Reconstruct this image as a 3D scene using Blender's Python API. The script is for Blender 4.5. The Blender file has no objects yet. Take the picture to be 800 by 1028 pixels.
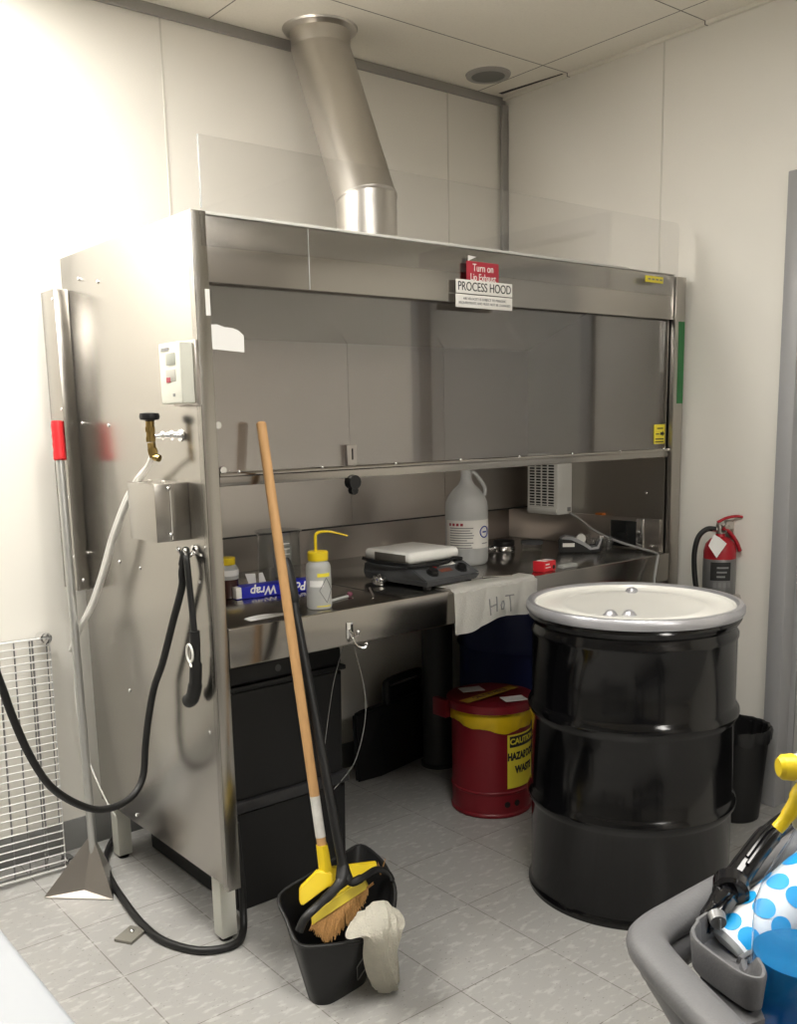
import bpy, bmesh, math, random
from mathutils import Vector, Matrix
random.seed(7)
S = bpy.context.scene
COL = S.collection
PI = math.pi

# ------------------------------------------------------------------ helpers
def nb(): return bmesh.new()

def add_box(bm, lo, hi, bev=0.0, seg=2):
    g = bmesh.ops.create_cube(bm, size=1.0)
    vs = g['verts']
    for v in vs:
        v.co = Vector([(lo[i] + hi[i]) / 2 + v.co[i] * (hi[i] - lo[i]) for i in range(3)])
    if bev > 0:
        es = list({e for v in vs for e in v.link_edges})
        bmesh.ops.bevel(bm, geom=es, offset=bev, segments=seg, profile=0.5, affect='EDGES')

def frames(pts, closed=False):
    n = len(pts); out = []
    up = None
    for i in range(n):
        if closed: t = pts[(i + 1) % n] - pts[i - 1]
        else: t = pts[min(i + 1, n - 1)] - pts[max(i - 1, 0)]
        t.normalize()
        if up is None:
            a = Vector((0, 0, 1)) if abs(t.z) < .9 else Vector((1, 0, 0))
            up = (a - t * a.dot(t)).normalized()
        else:
            up = (up - t * up.dot(t)).normalized()
        out.append((t, up, t.cross(up)))
    return out

def add_tube(bm, pts, r, seg=10, closed=False, caps=True, flat=1.0):
    pts = [Vector(p) for p in pts]
    n = len(pts)
    rs = r if isinstance(r, (list, tuple)) else [r] * n
    fr = frames(pts, closed)
    rings = []
    for i, p in enumerate(pts):
        t, u, w = fr[i]
        rings.append([bm.verts.new(p + u * math.cos(2 * PI * k / seg) * rs[i] * flat + w * math.sin(2 * PI * k / seg) * rs[i]) for k in range(seg)])
    m = n if closed else n - 1
    for i in range(m):
        a, b = rings[i], rings[(i + 1) % n]
        for k in range(seg):
            f = bm.faces.new((a[k], a[(k + 1) % seg], b[(k + 1) % seg], b[k])); f.smooth = True
    if caps and not closed:
        bm.faces.new(rings[0][::-1]); bm.faces.new(rings[-1])

def smooth_path(pts, n=8):
    P = [Vector(p) for p in pts]; out = []
    for i in range(len(P) - 1):
        p0 = P[max(i - 1, 0)]; p1 = P[i]; p2 = P[i + 1]; p3 = P[min(i + 2, len(P) - 1)]
        for k in range(n):
            t = k / n
            out.append(0.5 * ((2 * p1) + (p2 - p0) * t + (2 * p0 - 5 * p1 + 4 * p2 - p3) * t * t + (3 * p1 - p0 - 3 * p2 + p3) * t ** 3))
    out.append(P[-1]); return out

def add_lathe(bm, prof, seg=48, c=(0, 0), a0=0.0, a1=2 * PI):
    full = abs(a1 - a0 - 2 * PI) < 1e-6
    n = seg if full else seg + 1
    rings = []
    for (r, z) in prof:
        if r < 1e-5 and full:
            rings.append([bm.verts.new((c[0], c[1], z))])
        else:
            rings.append([bm.verts.new((c[0] + r * math.cos(a0 + (a1 - a0) * k / seg), c[1] + r * math.sin(a0 + (a1 - a0) * k / seg), z)) for k in range(n)])
    for a, b in zip(rings[:-1], rings[1:]):
        for k in range(seg):
            k2 = (k + 1) % n
            A = [a[0]] if len(a) == 1 else [a[k], a[k2]]
            B = [b[0]] if len(b) == 1 else [b[k2], b[k]]
            vs = A + B
            if len(vs) >= 3:
                f = bm.faces.new(vs); f.smooth = True

def add_cyl(bm, a, b, r, seg=20, r2=None):
    add_tube(bm, [a, b], [r, r if r2 is None else r2], seg)

def add_prism(bm, poly, vec):
    a = [bm.verts.new(p) for p in poly]
    b = [bm.verts.new(Vector(p) + Vector(vec)) for p in poly]
    n = len(poly)
    bm.faces.new(a[::-1]); bm.faces.new(b)
    for i in range(n): bm.faces.new((a[i], a[(i + 1) % n], b[(i + 1) % n], b[i]))

def add_sphere(bm, c, r, sc=(1, 1, 1), u=14, v=8):
    g = bmesh.ops.create_uvsphere(bm, u_segments=u, v_segments=v, radius=1)
    for w in g['verts']:
        w.co = Vector((c[0] + w.co.x * r * sc[0], c[1] + w.co.y * r * sc[1], c[2] + w.co.z * r * sc[2]))
        for f in w.link_faces: f.smooth = True

def add_plate(bm, poly, nrm, t):
    n = Vector(nrm).normalized() * t
    add_prism(bm, poly, n)

def smooth_angle(bm, ang=0.6):
    for f in bm.faces: f.smooth = True
    for e in bm.edges:
        if len(e.link_faces) == 2:
            e.smooth = e.calc_face_angle(0) < ang

def obj(name, bm, m, parent=None, loc=None, rot=None, label=None, smooth=True):
    bmesh.ops.recalc_face_normals(bm, faces=bm.faces)
    if smooth: smooth_angle(bm)
    me = bpy.data.meshes.new(name); bm.to_mesh(me); bm.free()
    for mm in (m if isinstance(m, (list, tuple)) else [m]): me.materials.append(mm)
    o = bpy.data.objects.new(name, me); COL.objects.link(o)
    if parent: o.parent = parent
    if loc is not None: o.location = loc
    if rot is not None: o.rotation_euler = rot
    if label: o['label'] = label
    return o

def thing(name, label, cat, loc=(0, 0, 0), rot=(0, 0, 0), group=None):
    o = bpy.data.objects.new(name, None); COL.objects.link(o)
    o.empty_display_size = .05
    o.location = loc; o.rotation_euler = rot
    o['label'] = label; o['category'] = cat
    if group: o['group'] = group
    return o

def tag(o, label, cat, group=None):
    o['label'] = label; o['category'] = cat
    if group: o['group'] = group
    return o

def struct(name, bm, m, **k):
    o = obj(name, bm, m, **k); o['kind'] = 'structure'; return o

def lettering(name, body, size, m, parent, loc, rot=(PI / 2, 0, 0), sx=1.0, align='CENTER', ext=.0004, shear=0, bold=0):
    cu = bpy.data.curves.new(name, 'FONT'); cu.body = body; cu.size = size
    cu.align_x = align; cu.align_y = 'CENTER'; cu.extrude = ext; cu.shear = shear; cu.offset = bold
    t = bpy.data.objects.new(name + '_tmp', cu); COL.objects.link(t)
    bpy.context.view_layer.update()
    dg = bpy.context.evaluated_depsgraph_get()
    me = bpy.data.meshes.new_from_object(t.evaluated_get(dg))
    bpy.data.objects.remove(t); bpy.data.curves.remove(cu)
    me.transform(Matrix.Diagonal((sx, 1, 1, 1)))
    me.materials.clear(); me.materials.append(m)
    o = bpy.data.objects.new(name, me); COL.objects.link(o)
    o.parent = parent; o.location = loc; o.rotation_euler = rot
    return o

def hull(bm, pts):
    vs = [bm.verts.new(p) for p in pts]; bmesh.ops.convex_hull(bm, input=vs)

# ------------------------------------------------------------------ materials
def newmat(name):
    m = bpy.data.materials.new(name); m.use_nodes = True
    nt = m.node_tree; nt.nodes.clear()
    o = nt.nodes.new('ShaderNodeOutputMaterial')
    return m, nt, o

def pmat(name, col, rough=.5, metal=0.0, noise=0.0, nscale=20, bump=0.0, bscale=60, stretch=(1, 1, 1), coat=0.0, trans=0.0, ior=1.45, rvar=0.0, spec=.5, sub=0.0):
    m, nt, o = newmat(name)
    b = nt.nodes.new('ShaderNodeBsdfPrincipled'); nt.links.new(b.outputs[0], o.inputs[0])
    b.inputs['Base Color'].default_value = (*col, 1); b.inputs['Roughness'].default_value = rough
    b.inputs['Metallic'].default_value = metal; b.inputs['Coat Weight'].default_value = coat
    b.inputs['Transmission Weight'].default_value = trans; b.inputs['IOR'].default_value = ior
    b.inputs['Specular IOR Level'].default_value = spec
    if sub: b.inputs['Subsurface Weight'].default_value = sub; b.inputs['Subsurface Radius'].default_value = (.02, .02, .02)
    tc = nt.nodes.new('ShaderNodeTexCoord'); mp = nt.nodes.new('ShaderNodeMapping')
    mp.inputs['Scale'].default_value = stretch; nt.links.new(tc.outputs['Object'], mp.inputs[0])
    if noise or rvar:
        n = nt.nodes.new('ShaderNodeTexNoise'); n.inputs['Scale'].default_value = nscale; n.inputs['Detail'].default_value = 4
        nt.links.new(mp.outputs[0], n.inputs[0])
        if noise:
            mx = nt.nodes.new('ShaderNodeMix'); mx.data_type = 'RGBA'
            mx.inputs[6].default_value = (*[max(0, c * (1 - noise)) for c in col], 1)
            mx.inputs[7].default_value = (*[min(1, c * (1 + noise)) for c in col], 1)
            nt.links.new(n.outputs[0], mx.inputs[0]); nt.links.new(mx.outputs[2], b.inputs['Base Color'])
        if rvar:
            mr = nt.nodes.new('ShaderNodeMapRange'); mr.inputs[1].default_value = .3; mr.inputs[2].default_value = .7
            mr.inputs[3].default_value = max(.02, rough - rvar); mr.inputs[4].default_value = rough + rvar
            nt.links.new(n.outputs[0], mr.inputs[0]); nt.links.new(mr.outputs[0], b.inputs['Roughness'])
    if bump:
        n2 = nt.nodes.new('ShaderNodeTexNoise'); n2.inputs['Scale'].default_value = bscale; n2.inputs['Detail'].default_value = 3
        nt.links.new(mp.outputs[0], n2.inputs[0])
        bp = nt.nodes.new('ShaderNodeBump'); bp.inputs['Strength'].default_value = bump; bp.inputs['Distance'].default_value = .01
        nt.links.new(n2.outputs[0], bp.inputs['Height']); nt.links.new(bp.outputs[0], b.inputs['Normal'])
    return m

def glassmat(name, col=(.95, .95, .95), ior=1.45, rough=.02, base=0.0):
    m, nt, o = newmat(name)
    tr = nt.nodes.new('ShaderNodeBsdfTransparent'); tr.inputs[0].default_value = (*col, 1)
    gl = nt.nodes.new('ShaderNodeBsdfGlossy'); gl.inputs['Roughness'].default_value = rough
    gl.inputs[0].default_value = (1, 1, 1, 1)
    # Schlick reflectance of a thin sheet, the same from both faces
    f0 = ((ior - 1) / (ior + 1)) ** 2 + base
    fr = nt.nodes.new('ShaderNodeLayerWeight'); fr.inputs[0].default_value = .5
    pw = nt.nodes.new('ShaderNodeMath'); pw.operation = 'POWER'; pw.inputs[1].default_value = 5
    nt.links.new(fr.outputs['Facing'], pw.inputs[0])
    ad = nt.nodes.new('ShaderNodeMath'); ad.operation = 'MULTIPLY_ADD'; ad.inputs[1].default_value = 1 - f0; ad.inputs[2].default_value = f0; ad.use_clamp = True
    nt.links.new(pw.outputs[0], ad.inputs[0])
    mx = nt.nodes.new('ShaderNodeMixShader')
    nt.links.new(ad.outputs[0], mx.inputs[0]); nt.links.new(tr.outputs[0], mx.inputs[1]); nt.links.new(gl.outputs[0], mx.inputs[2])
    nt.links.new(mx.outputs[0], o.inputs[0])
    return m

def milky(name, col, alpha=.6, rough=.35):
    m, nt, o = newmat(name)
    b = nt.nodes.new('ShaderNodeBsdfPrincipled'); b.inputs['Base Color'].default_value = (*col, 1); b.inputs['Roughness'].default_value = rough
    tl = nt.nodes.new('ShaderNodeBsdfTranslucent'); tl.inputs[0].default_value = (*col, 1)
    m1 = nt.nodes.new('ShaderNodeMixShader'); m1.inputs[0].default_value = .35
    tr = nt.nodes.new('ShaderNodeBsdfTransparent'); m2 = nt.nodes.new('ShaderNodeMixShader'); m2.inputs[0].default_value = alpha
    nt.links.new(b.outputs[0], m1.inputs[1]); nt.links.new(tl.outputs[0], m1.inputs[2])
    nt.links.new(tr.outputs[0], m2.inputs[1]); nt.links.new(m1.outputs[0], m2.inputs[2]); nt.links.new(m2.outputs[0], o.inputs[0])
    return m

def emit(name, col, s):
    m, nt, o = newmat(name); e = nt.nodes.new('ShaderNodeEmission')
    e.inputs[0].default_value = (*col, 1); e.inputs[1].default_value = s; nt.links.new(e.outputs[0], o.inputs[0]); return m

def grid_mat(name, w, h, ox, oy, rotz, c1, c2, mortar_col, mortar, rough, flecks=True, spec=.5):
    m, nt, o = newmat(name)
    b = nt.nodes.new('ShaderNodeBsdfPrincipled'); nt.links.new(b.outputs[0], o.inputs[0])
    b.inputs['Roughness'].default_value = rough; b.inputs['Specular IOR Level'].default_value = spec
    tc = nt.nodes.new('ShaderNodeTexCoord'); mp = nt.nodes.new('ShaderNodeMapping'); mp.vector_type = 'TEXTURE'
    mp.inputs['Location'].default_value = (ox, oy, 0); mp.inputs['Rotation'].default_value = (0, 0, rotz)
    nt.links.new(tc.outputs['Object'], mp.inputs[0])
    br = nt.nodes.new('ShaderNodeTexBrick'); br.offset = 0; br.squash = 1
    for k, v in (('Scale', 1), ('Mortar Size', mortar), ('Mortar Smooth', .3), ('Bias', 0), ('Brick Width', w), ('Row Height', h)): br.inputs[k].default_value = v
    br.inputs['Color1'].default_value = (*c1, 1); br.inputs['Color2'].default_value = (*c2, 1); br.inputs['Mortar'].default_value = (*mortar_col, 1)
    nt.links.new(mp.outputs[0], br.inputs[0])
    last = br.outputs[0]
    def over(scale, lo, hi, col, fac, stretch=(1, 1, 1), detail=3):
        nonlocal last
        mm = nt.nodes.new('ShaderNodeMapping'); mm.inputs['Scale'].default_value = stretch; mm.inputs['Rotation'].default_value = (0, 0, .6)
        nt.links.new(tc.outputs['Object'], mm.inputs[0])
        n = nt.nodes.new('ShaderNodeTexNoise'); n.inputs['Scale'].default_value = scale; n.inputs['Detail'].default_value = detail
        nt.links.new(mm.outputs[0], n.inputs[0])
        r = nt.nodes.new('ShaderNodeMapRange'); r.inputs[1].default_value = lo; r.inputs[2].default_value = hi; r.inputs[3].default_value = 0; r.inputs[4].default_value = fac
        nt.links.new(n.outputs[0], r.inputs[0])
        x = nt.nodes.new('ShaderNodeMix'); x.data_type = 'RGBA'; x.inputs[7].default_value = (*col, 1)
        nt.links.new(r.outputs[0], x.inputs[0]); nt.links.new(last, x.inputs[6]); last = x.outputs[2]
    if flecks:
        over(24, .54, .66, (.48, .475, .46), .6, (1, 2.2, 1))
        over(34, .58, .70, (.36, .34, .31), .35, (2.2, 1, 1))
        over(5, .52, .72, (.34, .33, .31), .35)
        over(90, .70, .76, (.09, .08, .07), .8, (1, 3, 1), 1)
    else:
        over(140, .5, .8, tuple(c * .86 for c in c1), .5)
    nt.links.new(last, b.inputs['Base Color'])
    return m

STEEL = pmat('brushed_steel', (.39, .37, .345), .2, 1)
STEEL_V = pmat('brushed_steel_vertical', (.44, .42, .39), .30, 1, noise=.025, nscale=3, stretch=(14, 14, 1), rvar=.015)
STEEL_IN = pmat('dull_steel', (.54, .505, .475), .30, 1, noise=.025, nscale=3, stretch=(6, 6, 1), rvar=.015)
STEEL_TOP = pmat('worktop_steel', (.42, .40, .375), .22, 1, noise=.025, nscale=3, rvar=.015)
STEEL_SIDE = pmat('side_panel_steel', (.43, .41, .38), .24, 1, noise=.025, nscale=3, stretch=(1, 1, 8), rvar=.015)
DUCT = pmat('duct_steel', (.58, .555, .52), .33, 1, noise=.03, nscale=4, rvar=.02)
RACKM = pmat('lit_wire', (.86, .86, .85), .3, .55)  # chrome lightened, lamp reflections on the wires put into the colour
RACKD = pmat('shaded_wire', (.30, .30, .30), .35, 1)  # darker copy of the shelf chrome, shade put into the colour
CHROME = pmat('chrome', (.8, .8, .8), .12, 1)
BRASS = pmat('brass', (.36, .25, .09), .32, 1, noise=.2, nscale=60)
WALLF = pmat('far_wall_darkened', (.50, .47, .43), .6, noise=.05, nscale=2)  # unseen wall, tone darkened to set the reflections in fascia and sash
WALLL = pmat('left_wall_darkened', (.30, .29, .265), .6, noise=.05, nscale=2)  # unseen wall, darkened so the side panel reflects less light
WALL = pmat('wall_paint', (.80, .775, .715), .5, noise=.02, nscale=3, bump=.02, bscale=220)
TRIMG = pmat('grey_trim', (.34, .33, .31), .5, noise=.04, nscale=6)
BASEG = pmat('cove_base', (.22, .22, .215), .55, noise=.05)
SEAM = pmat('wall_seam', (.66, .64, .58), .6, noise=.05)
CEIL = grid_mat('ceiling_tile', 1.22, .61, 1.82 - 1.22 * 4, .585 - .61 * 10, 0, (.80, .765, .68), (.79, .755, .67), (.20, .19, .17), .003, .9, False, .1)
FLOOR = grid_mat('vinyl_tile', .3048, .3048, .9141 - .3048 * 30, .1703 - .3048 * 30, -.0066, (.34, .335, .322), (.32, .315, .303), (.15, .14, .125), .0017, .34)
BLACKP = pmat('black_plastic', (.007, .007, .0075), .42, noise=.15, nscale=40, bump=.04, bscale=200)
BLACKM = pmat('black_matte', (.006, .006, .0065), .55, noise=.15, nscale=30)
BLACKR = pmat('black_rubber', (.008, .008, .008), .5, noise=.1)
DRUMB = pmat('black_drum_enamel', (.0025, .0025, .003), .15, noise=.1, nscale=8, rvar=.04, coat=.1)
DRUMW = pmat('white_drum_lid', (.90, .89, .84), .25, noise=.03, nscale=6)
RINGM = pmat('drum_ring', (.50, .50, .53), .35, .6, noise=.05)
REDC = pmat('red_can_shaded', (.19, .009, .016), .4, noise=.08, nscale=10)  # can red darkened, shade under the hood put into the colour
RED = pmat('red_enamel', (.36, .012, .022), .35, noise=.06, nscale=10)
REDG = pmat('red_grip', (.55, .015, .02), .4, noise=.05)
YEL = pmat('yellow_plastic', (.72, .53, .015), .4, noise=.04)
YELBAG = pmat('yellow_bag', (.72, .48, .01), .35, noise=.08, nscale=25, bump=.25, bscale=30)
YELST = pmat('yellow_sticker', (.80, .68, .05), .5, noise=.03)
BLUED = pmat('blue_drum', (.010, .018, .085), .4, noise=.1)
WHITEP = pmat('white_plastic', (.72, .72, .68), .45, noise=.02)
WHITEP2 = pmat('white_sign', (.80, .78, .74), .5, noise=.02)
CREAM = pmat('cream_plastic', (.60, .60, .53), .45, noise=.03)
WLEG = pmat('white_leg_paint', (.66, .66, .60), .45, noise=.06, nscale=14)
PAPER = pmat('paper', (.80, .79, .77), .8, noise=.03)
CLOTH = pmat('white_cloth', (.78, .765, .72), .95, noise=.05, nscale=60, bump=.3, bscale=260)
RAG = pmat('cream_rag', (.74, .71, .62), .95, noise=.12, nscale=40, bump=.5, bscale=220)
WOOD = pmat('pale_wood', (.50, .29, .125), .45, noise=.16, nscale=8, stretch=(12, 12, 1.2))
BRIST = pmat('straw_bristle', (.48, .26, .09), .8, noise=.45, nscale=40, stretch=(5, 5, 1), bump=.8, bscale=120)
INK = pmat('black_ink', (.02, .02, .02), .6)
INKG = pmat('grey_ink', (.22, .22, .22), .7)
INKB = pmat('blue_ink', (.03, .06, .32), .6)
INKR = pmat('dark_red_ink', (.35, .05, .07), .6)
WHITEINK = pmat('white_ink', (.85, .84, .80), .6)
SIGNR = pmat('red_sign', (.42, .03, .05), .45, noise=.03)
GREENT = pmat('green_tape', (.02, .16, .045), .45, noise=.05)
GREYP = pmat('cart_grey_plastic', (.125, .125, .13), .5, noise=.10, nscale=30, bump=.08, bscale=300)
GREYD = pmat('hotplate_grey', (.075, .078, .082), .5, noise=.12, nscale=90, bump=.05, bscale=400)
ENAM = pmat('white_enamel', (.78, .77, .73), .25, noise=.02)
TABLEM = pmat('grey_laminate', (.36, .38, .41), .35, noise=.03)
CLEAR = glassmat('clear_sheet', (.955, .955, .955), 1.4, .01, .02)
SASHG = glassmat('sash_glass', (.88, .865, .855), 1.5, .015, .085)
LABG = glassmat('lab_glass', (.90, .91, .91), 1.3, .03, .02)
CLEARP = glassmat('clear_bottle_plastic', (.90, .93, .97), 1.35, .05, .03)
MILK = milky('milky_plastic', (.74, .75, .74), .80)
MILK2 = milky('wash_bottle_plastic', (.70, .71, .69), .72)
LIQ = pmat('blue_liquid', (.006, .26, .60), .05, trans=.45, ior=1.33)
FILM = pmat('thin_white_tube', (.74, .73, .69), .4, noise=.03)
WIREM = pmat('thin_wire', (.45, .45, .44), .4, .5)
GREYSTEEL = pmat('grey_painted_metal', (.035, .037, .037), .45, noise=.06)
LAMP = emit('lamp_diffuser', (1, .965, .90), 9.0)
DOTB = pmat('blue_dot', (.01, .36, .78), .5)
PINKBOX = pmat('blue_carton', (.006, .012, .42), .4, noise=.05)
REDBOX = pmat('red_carton', (.62, .02, .03), .4, noise=.04)
DARKGL = pmat('dark_glass_panel', (.012, .013, .013), .12)

# ------------------------------------------------------------------ room
ZC, BY, RX, LX, FY = 2.698, .947, 1.976, -3.4, -5.2
bm = nb(); add_box(bm, (LX, FY, -.1), (RX + .9, BY, 0)); struct('floor', bm, FLOOR)
bm = nb(); add_box(bm, (LX, FY, ZC), (RX, BY, ZC + .1)); struct('ceiling', bm, CEIL)
bm = nb(); add_box(bm, (LX - .1, BY, -.1), (RX + .1, BY + .1, ZC + .1)); struct('wall_back', bm, WALL)
DY0, DY1, DZ = -1.40, -.40, 2.105            # door opening in the right wall
bm = nb(); add_box(bm, (RX, DY1, 0), (RX + .1, BY, ZC)); add_box(bm, (RX, FY, 0), (RX + .1, DY0, ZC)); add_box(bm, (RX, DY0, DZ), (RX + .1, DY1, ZC))
struct('wall_right', bm, WALL)
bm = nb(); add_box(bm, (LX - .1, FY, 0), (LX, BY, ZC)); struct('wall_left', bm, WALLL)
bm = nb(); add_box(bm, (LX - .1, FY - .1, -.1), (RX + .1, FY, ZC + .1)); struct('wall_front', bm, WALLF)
bm = nb(); add_box(bm, (LX, BY - .006, 0), (RX, BY, .105), .003); struct('baseboard_back', bm, BASEG)
bm = nb(); add_box(bm, (RX - .006, DY1 + .05, 0), (RX, BY - .006, .0), 0) if False else add_box(bm, (RX - .006, DY1 + .05, 0), (RX, BY - .007, .1), .003); struct('baseboard_right', bm, WALL)
bm = nb(); add_box(bm, (LX, BY - .012, ZC - .034), (RX, BY, ZC), .002); struct('trim_1', bm, TRIMG)
bm = nb(); add_box(bm, (RX - .034, BY - .03, 0), (RX, BY - .012, ZC - .034), .002); struct('trim_2', bm, TRIMG)
bm = nb(); add_box(bm, (RX - .018, FY, ZC - .012), (RX, BY - .012, ZC), .001); struct('trim_3', bm, CEIL)
for i, x in enumerate((-2.03, -.80, .428, 1.659)):
    bm = nb(); add_box(bm, (x - .003, BY - .002, .1), (x + .003, BY, ZC - .034)); struct('trim_%d' % (4 + i), bm, SEAM)
bm = nb(); add_box(bm, (RX - .002, .147, .1), (RX, .153, ZC - .012)); struct('trim_8', bm, SEAM)
bm = nb(); add_prism(bm, [(1.905, .905, ZC - .0015), (1.945, .60, ZC - .0015), (1.952, .60, ZC - .0015), (1.925, .905, ZC - .0015)], (0, 0, .001)); struct('trim_9', bm, BLACKM)
# door
FRM = pmat('door_frame_paint', (.34, .34, .345), .4, noise=.03)
DOORM = pmat('door_paint', (.50, .495, .475), .45, noise=.03)
bm = nb()
add_box(bm, (RX - .022, DY1 - .012, 0), (RX + .1, DY1 + .046, DZ + .046), .004)
add_box(bm, (RX - .022, DY0 - .046, 0), (RX + .1, DY0 + .012, DZ + .046), .004)
add_box(bm, (RX - .022, DY0, DZ - .012), (RX + .1, DY1, DZ + .046), .004)
add_box(bm, (RX + .045, DY1 - .03, 0), (RX + .1, DY1, DZ), .003)
dr = struct('door_1', bm, FRM)
bm = nb(); add_box(bm, (RX + .05, DY0 + .015, .012), (RX + .095, DY1 - .032, DZ - .015), .002); obj('door_leaf', bm, DOORM, dr)
bm = nb(); add_box(bm, (RX + .046, DY0 + .04, .02), (RX + .05, DY1 - .05, .27), .001); obj('kick_plate', bm, BLACKM, dr, label='black kick plate')
# round ceiling grille
t = thing('ceiling_vent', 'round grey vent in the ceiling near the corner of the two walls', 'vent', (1.718, .775, ZC))
bm = nb(); add_lathe(bm, [(.062, -.001), (.066, -.010), (.085, -.008), (.088, 0)], 40); obj('rim', bm, TRIMG, t)
bm = nb(); add_lathe(bm, [(0, -.008), (.064, -.008), (.064, 0)], 40)
obj('grille', bm, pmat('grille_grey', (.16, .16, .15), .6, noise=.1, nscale=200), t)
# ceiling lamps
def ceiling_lamp(x, y, lx, ly, label, m=LAMP):
    t = thing('ceiling_light', label, 'light', (x, y, ZC), group=None)
    bm = nb()
    for (a, b) in (((-lx, -ly), (lx, -ly + .03)), ((-lx, ly - .03), (lx, ly)), ((-lx, -ly + .03), (-lx + .03, ly - .03)), ((lx - .03, -ly + .03), (lx, ly - .03))):
        add_box(bm, (a[0], a[1], -.022), (b[0], b[1], -.001), .002)
    obj('lamp_frame', bm, WHITEP, t)
    bm = nb(); add_box(bm, (-lx + .03, -ly + .03, -.014), (lx - .03, ly - .03, -.004)); obj('diffuser', bm, m, t)
LAMP_B = emit('lamp_diffuser_near_wall', (1, .965, .90), 12.5)
ceiling_lamp(-.78, .42, .61, .305, 'ceiling light panel nearest the back wall, left of the steel hood', LAMP_B)
ceiling_lamp(-.15, -1.45, .305, .61, 'ceiling light panel in the middle of the room', LAMP)
ceiling_lamp(.0, -4.0, .305, .61, 'ceiling light panel farthest from the steel hood', LAMP)

# ------------------------------------------------------------------ process hood
HX, HD, HB, HT = 1.946, .813, .203, 1.875
hood = thing('process_hood', 'large stainless steel process hood with clear sash standing in the room corner', 'fume hood', (0, 0, 0), (0, 0, .006))
bm = nb()
add_box(bm, (0, 0, HB), (.004, HD, HT), .0008)
add_box(bm, (0, 0, HB - .012), (.040, .022, HT), .0015)
add_box(bm, (.036, .022, .85), (.040, HD, HT))
obj('side_panel', bm, STEEL_SIDE, hood)
bm = nb()
add_box(bm, (HX - .004, 0, HB), (HX, HD, HT - .01), .0008)
add_box(bm, (1.890, 0, HB - .012), (HX, .022, HT - .01), .0015)
add_box(bm, (1.880, .024, .85), (1.884, HD, HT - .01))
obj('side_panel', bm, STEEL_V, hood)
bm = nb(); add_box(bm, (.041, .006, 1.717), (1.884, .018, 1.868), .002); obj('fascia', bm, STEEL, hood)
bm = nb(); add_box(bm, (.005, .019, 1.860), (1.941, HD, 1.866)); add_box(bm, (.041, .004, 1.868), (1.884, .03, 1.8715)); obj('top_panel', bm, STEEL_IN, hood)
bm = nb(); add_box(bm, (.041, .700, 1.02), (1.879, .703, 1.655)); add_box(bm, (.955, .697, 1.03), (.958, .70, 1.655)); add_box(bm, (1.41, .697, 1.03), (1.413, .70, 1.655))
obj('baffle', bm, STEEL_IN, hood)
bm = nb(); add_box(bm, (.041, .694, 1.014), (1.879, .704, 1.019), .001); obj('baffle_gap_shade', bm, GREYSTEEL, hood)  # shade of the gap below the baffle, drawn as a dark strip
bm = nb(); add_prism(bm, [(.041, .70, 1.655), (.041, .25, 1.83), (.041, .25, 1.834), (.041, .703, 1.659)], (1.838, 0, 0)); obj('upper_baffle', bm, STEEL_TOP, hood)
bm = nb(); add_box(bm, (.041, .798, .88), (1.879, .803, 1.86)); add_box(bm, (.75, .795, .89), (.756, .798, 1.02)); obj('splash_back', bm, STEEL_IN, hood)
bm = nb(); add_box(bm, (1.866, .03, .885), (1.8795, .797, 1.005), .001); obj('side_splash', bm, STEEL_IN, hood)
bm = nb(); add_box(bm, (.041, .0, .872), (1.879, .798, .882), .002); obj('worktop', bm, STEEL_TOP, hood)
bm = nb(); add_box(bm, (.041, -.004, .781), (1.884, .012, .8835), .004, 3); obj('front_apron', bm, STEEL, hood)
bm = nb()
for x in (.62,): add_box(bm, (x - .0015, .02, .8822), (x + .0015, .7, .8826))
obj('worktop_seam', bm, BLACKM, hood)
for (x, y) in ((.023, .086), (1.876, .086), (.023, .76), (1.876, .76)):
    bm = nb(); add_box(bm, (x, y, .012), (x + .047, y + .047, .80 if x < 1 else .80), .003); lg = obj('leg', bm, WLEG, hood)
    bm = nb(); add_lathe(bm, [(0, 0), (.018, 0), (.018, .006), (.008, .009), (.008, .013), (0, .013)], 16, (x + .0235, y + .0235)); obj('levelling_foot', bm, BLACKM, lg)
# sash
bm = nb(); add_box(bm, (.044, .030, 1.245), (1.880, .036, 1.76)); sash = obj('sash_glass', bm, SASHG, hood)
bm = nb(); add_box(bm, (.046, .010, 1.236), (1.880, .029, 1.262), .002); add_tube(bm, [(.046, .012, 1.264), (1.895, .012, 1.259)], .006, 10)
obj('sash_rail', bm, STEEL, hood)
for i in range(8):
    x = .10 + i * .25
    if x < 1.86:
        bm = nb(); add_sphere(bm, (x, .009, 1.2705 - (x - .046) * .0027), .0042); obj('rail_bolt', bm, CHROME, hood)
for (x, z) in ((.052, 1.385), (.06, 1.276)):
    bm = nb(); add_cyl(bm, (x, .030, z), (x, .014, z), .009, 8); obj('corner_bolt', bm, CHROME, hood)
bm = nb(); add_box(bm, (.437, .014, 1.27), (.470, .029, 1.325), .002); lt = obj('sash_latch', bm, STEEL_IN, hood)
bm = nb(); add_box(bm, (.452, .0125, 1.285), (.456, .0142, 1.315)); obj('latch_slot', bm, BLACKM, lt)
bm = nb(); add_cyl(bm, (.452, .0, 1.225), (.452, .026, 1.225), .019, 12); add_cyl(bm, (.452, .004, 1.203), (.452, .02, 1.203), .012, 8); obj('latch_knob', bm, BLACKP, lt)
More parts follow.
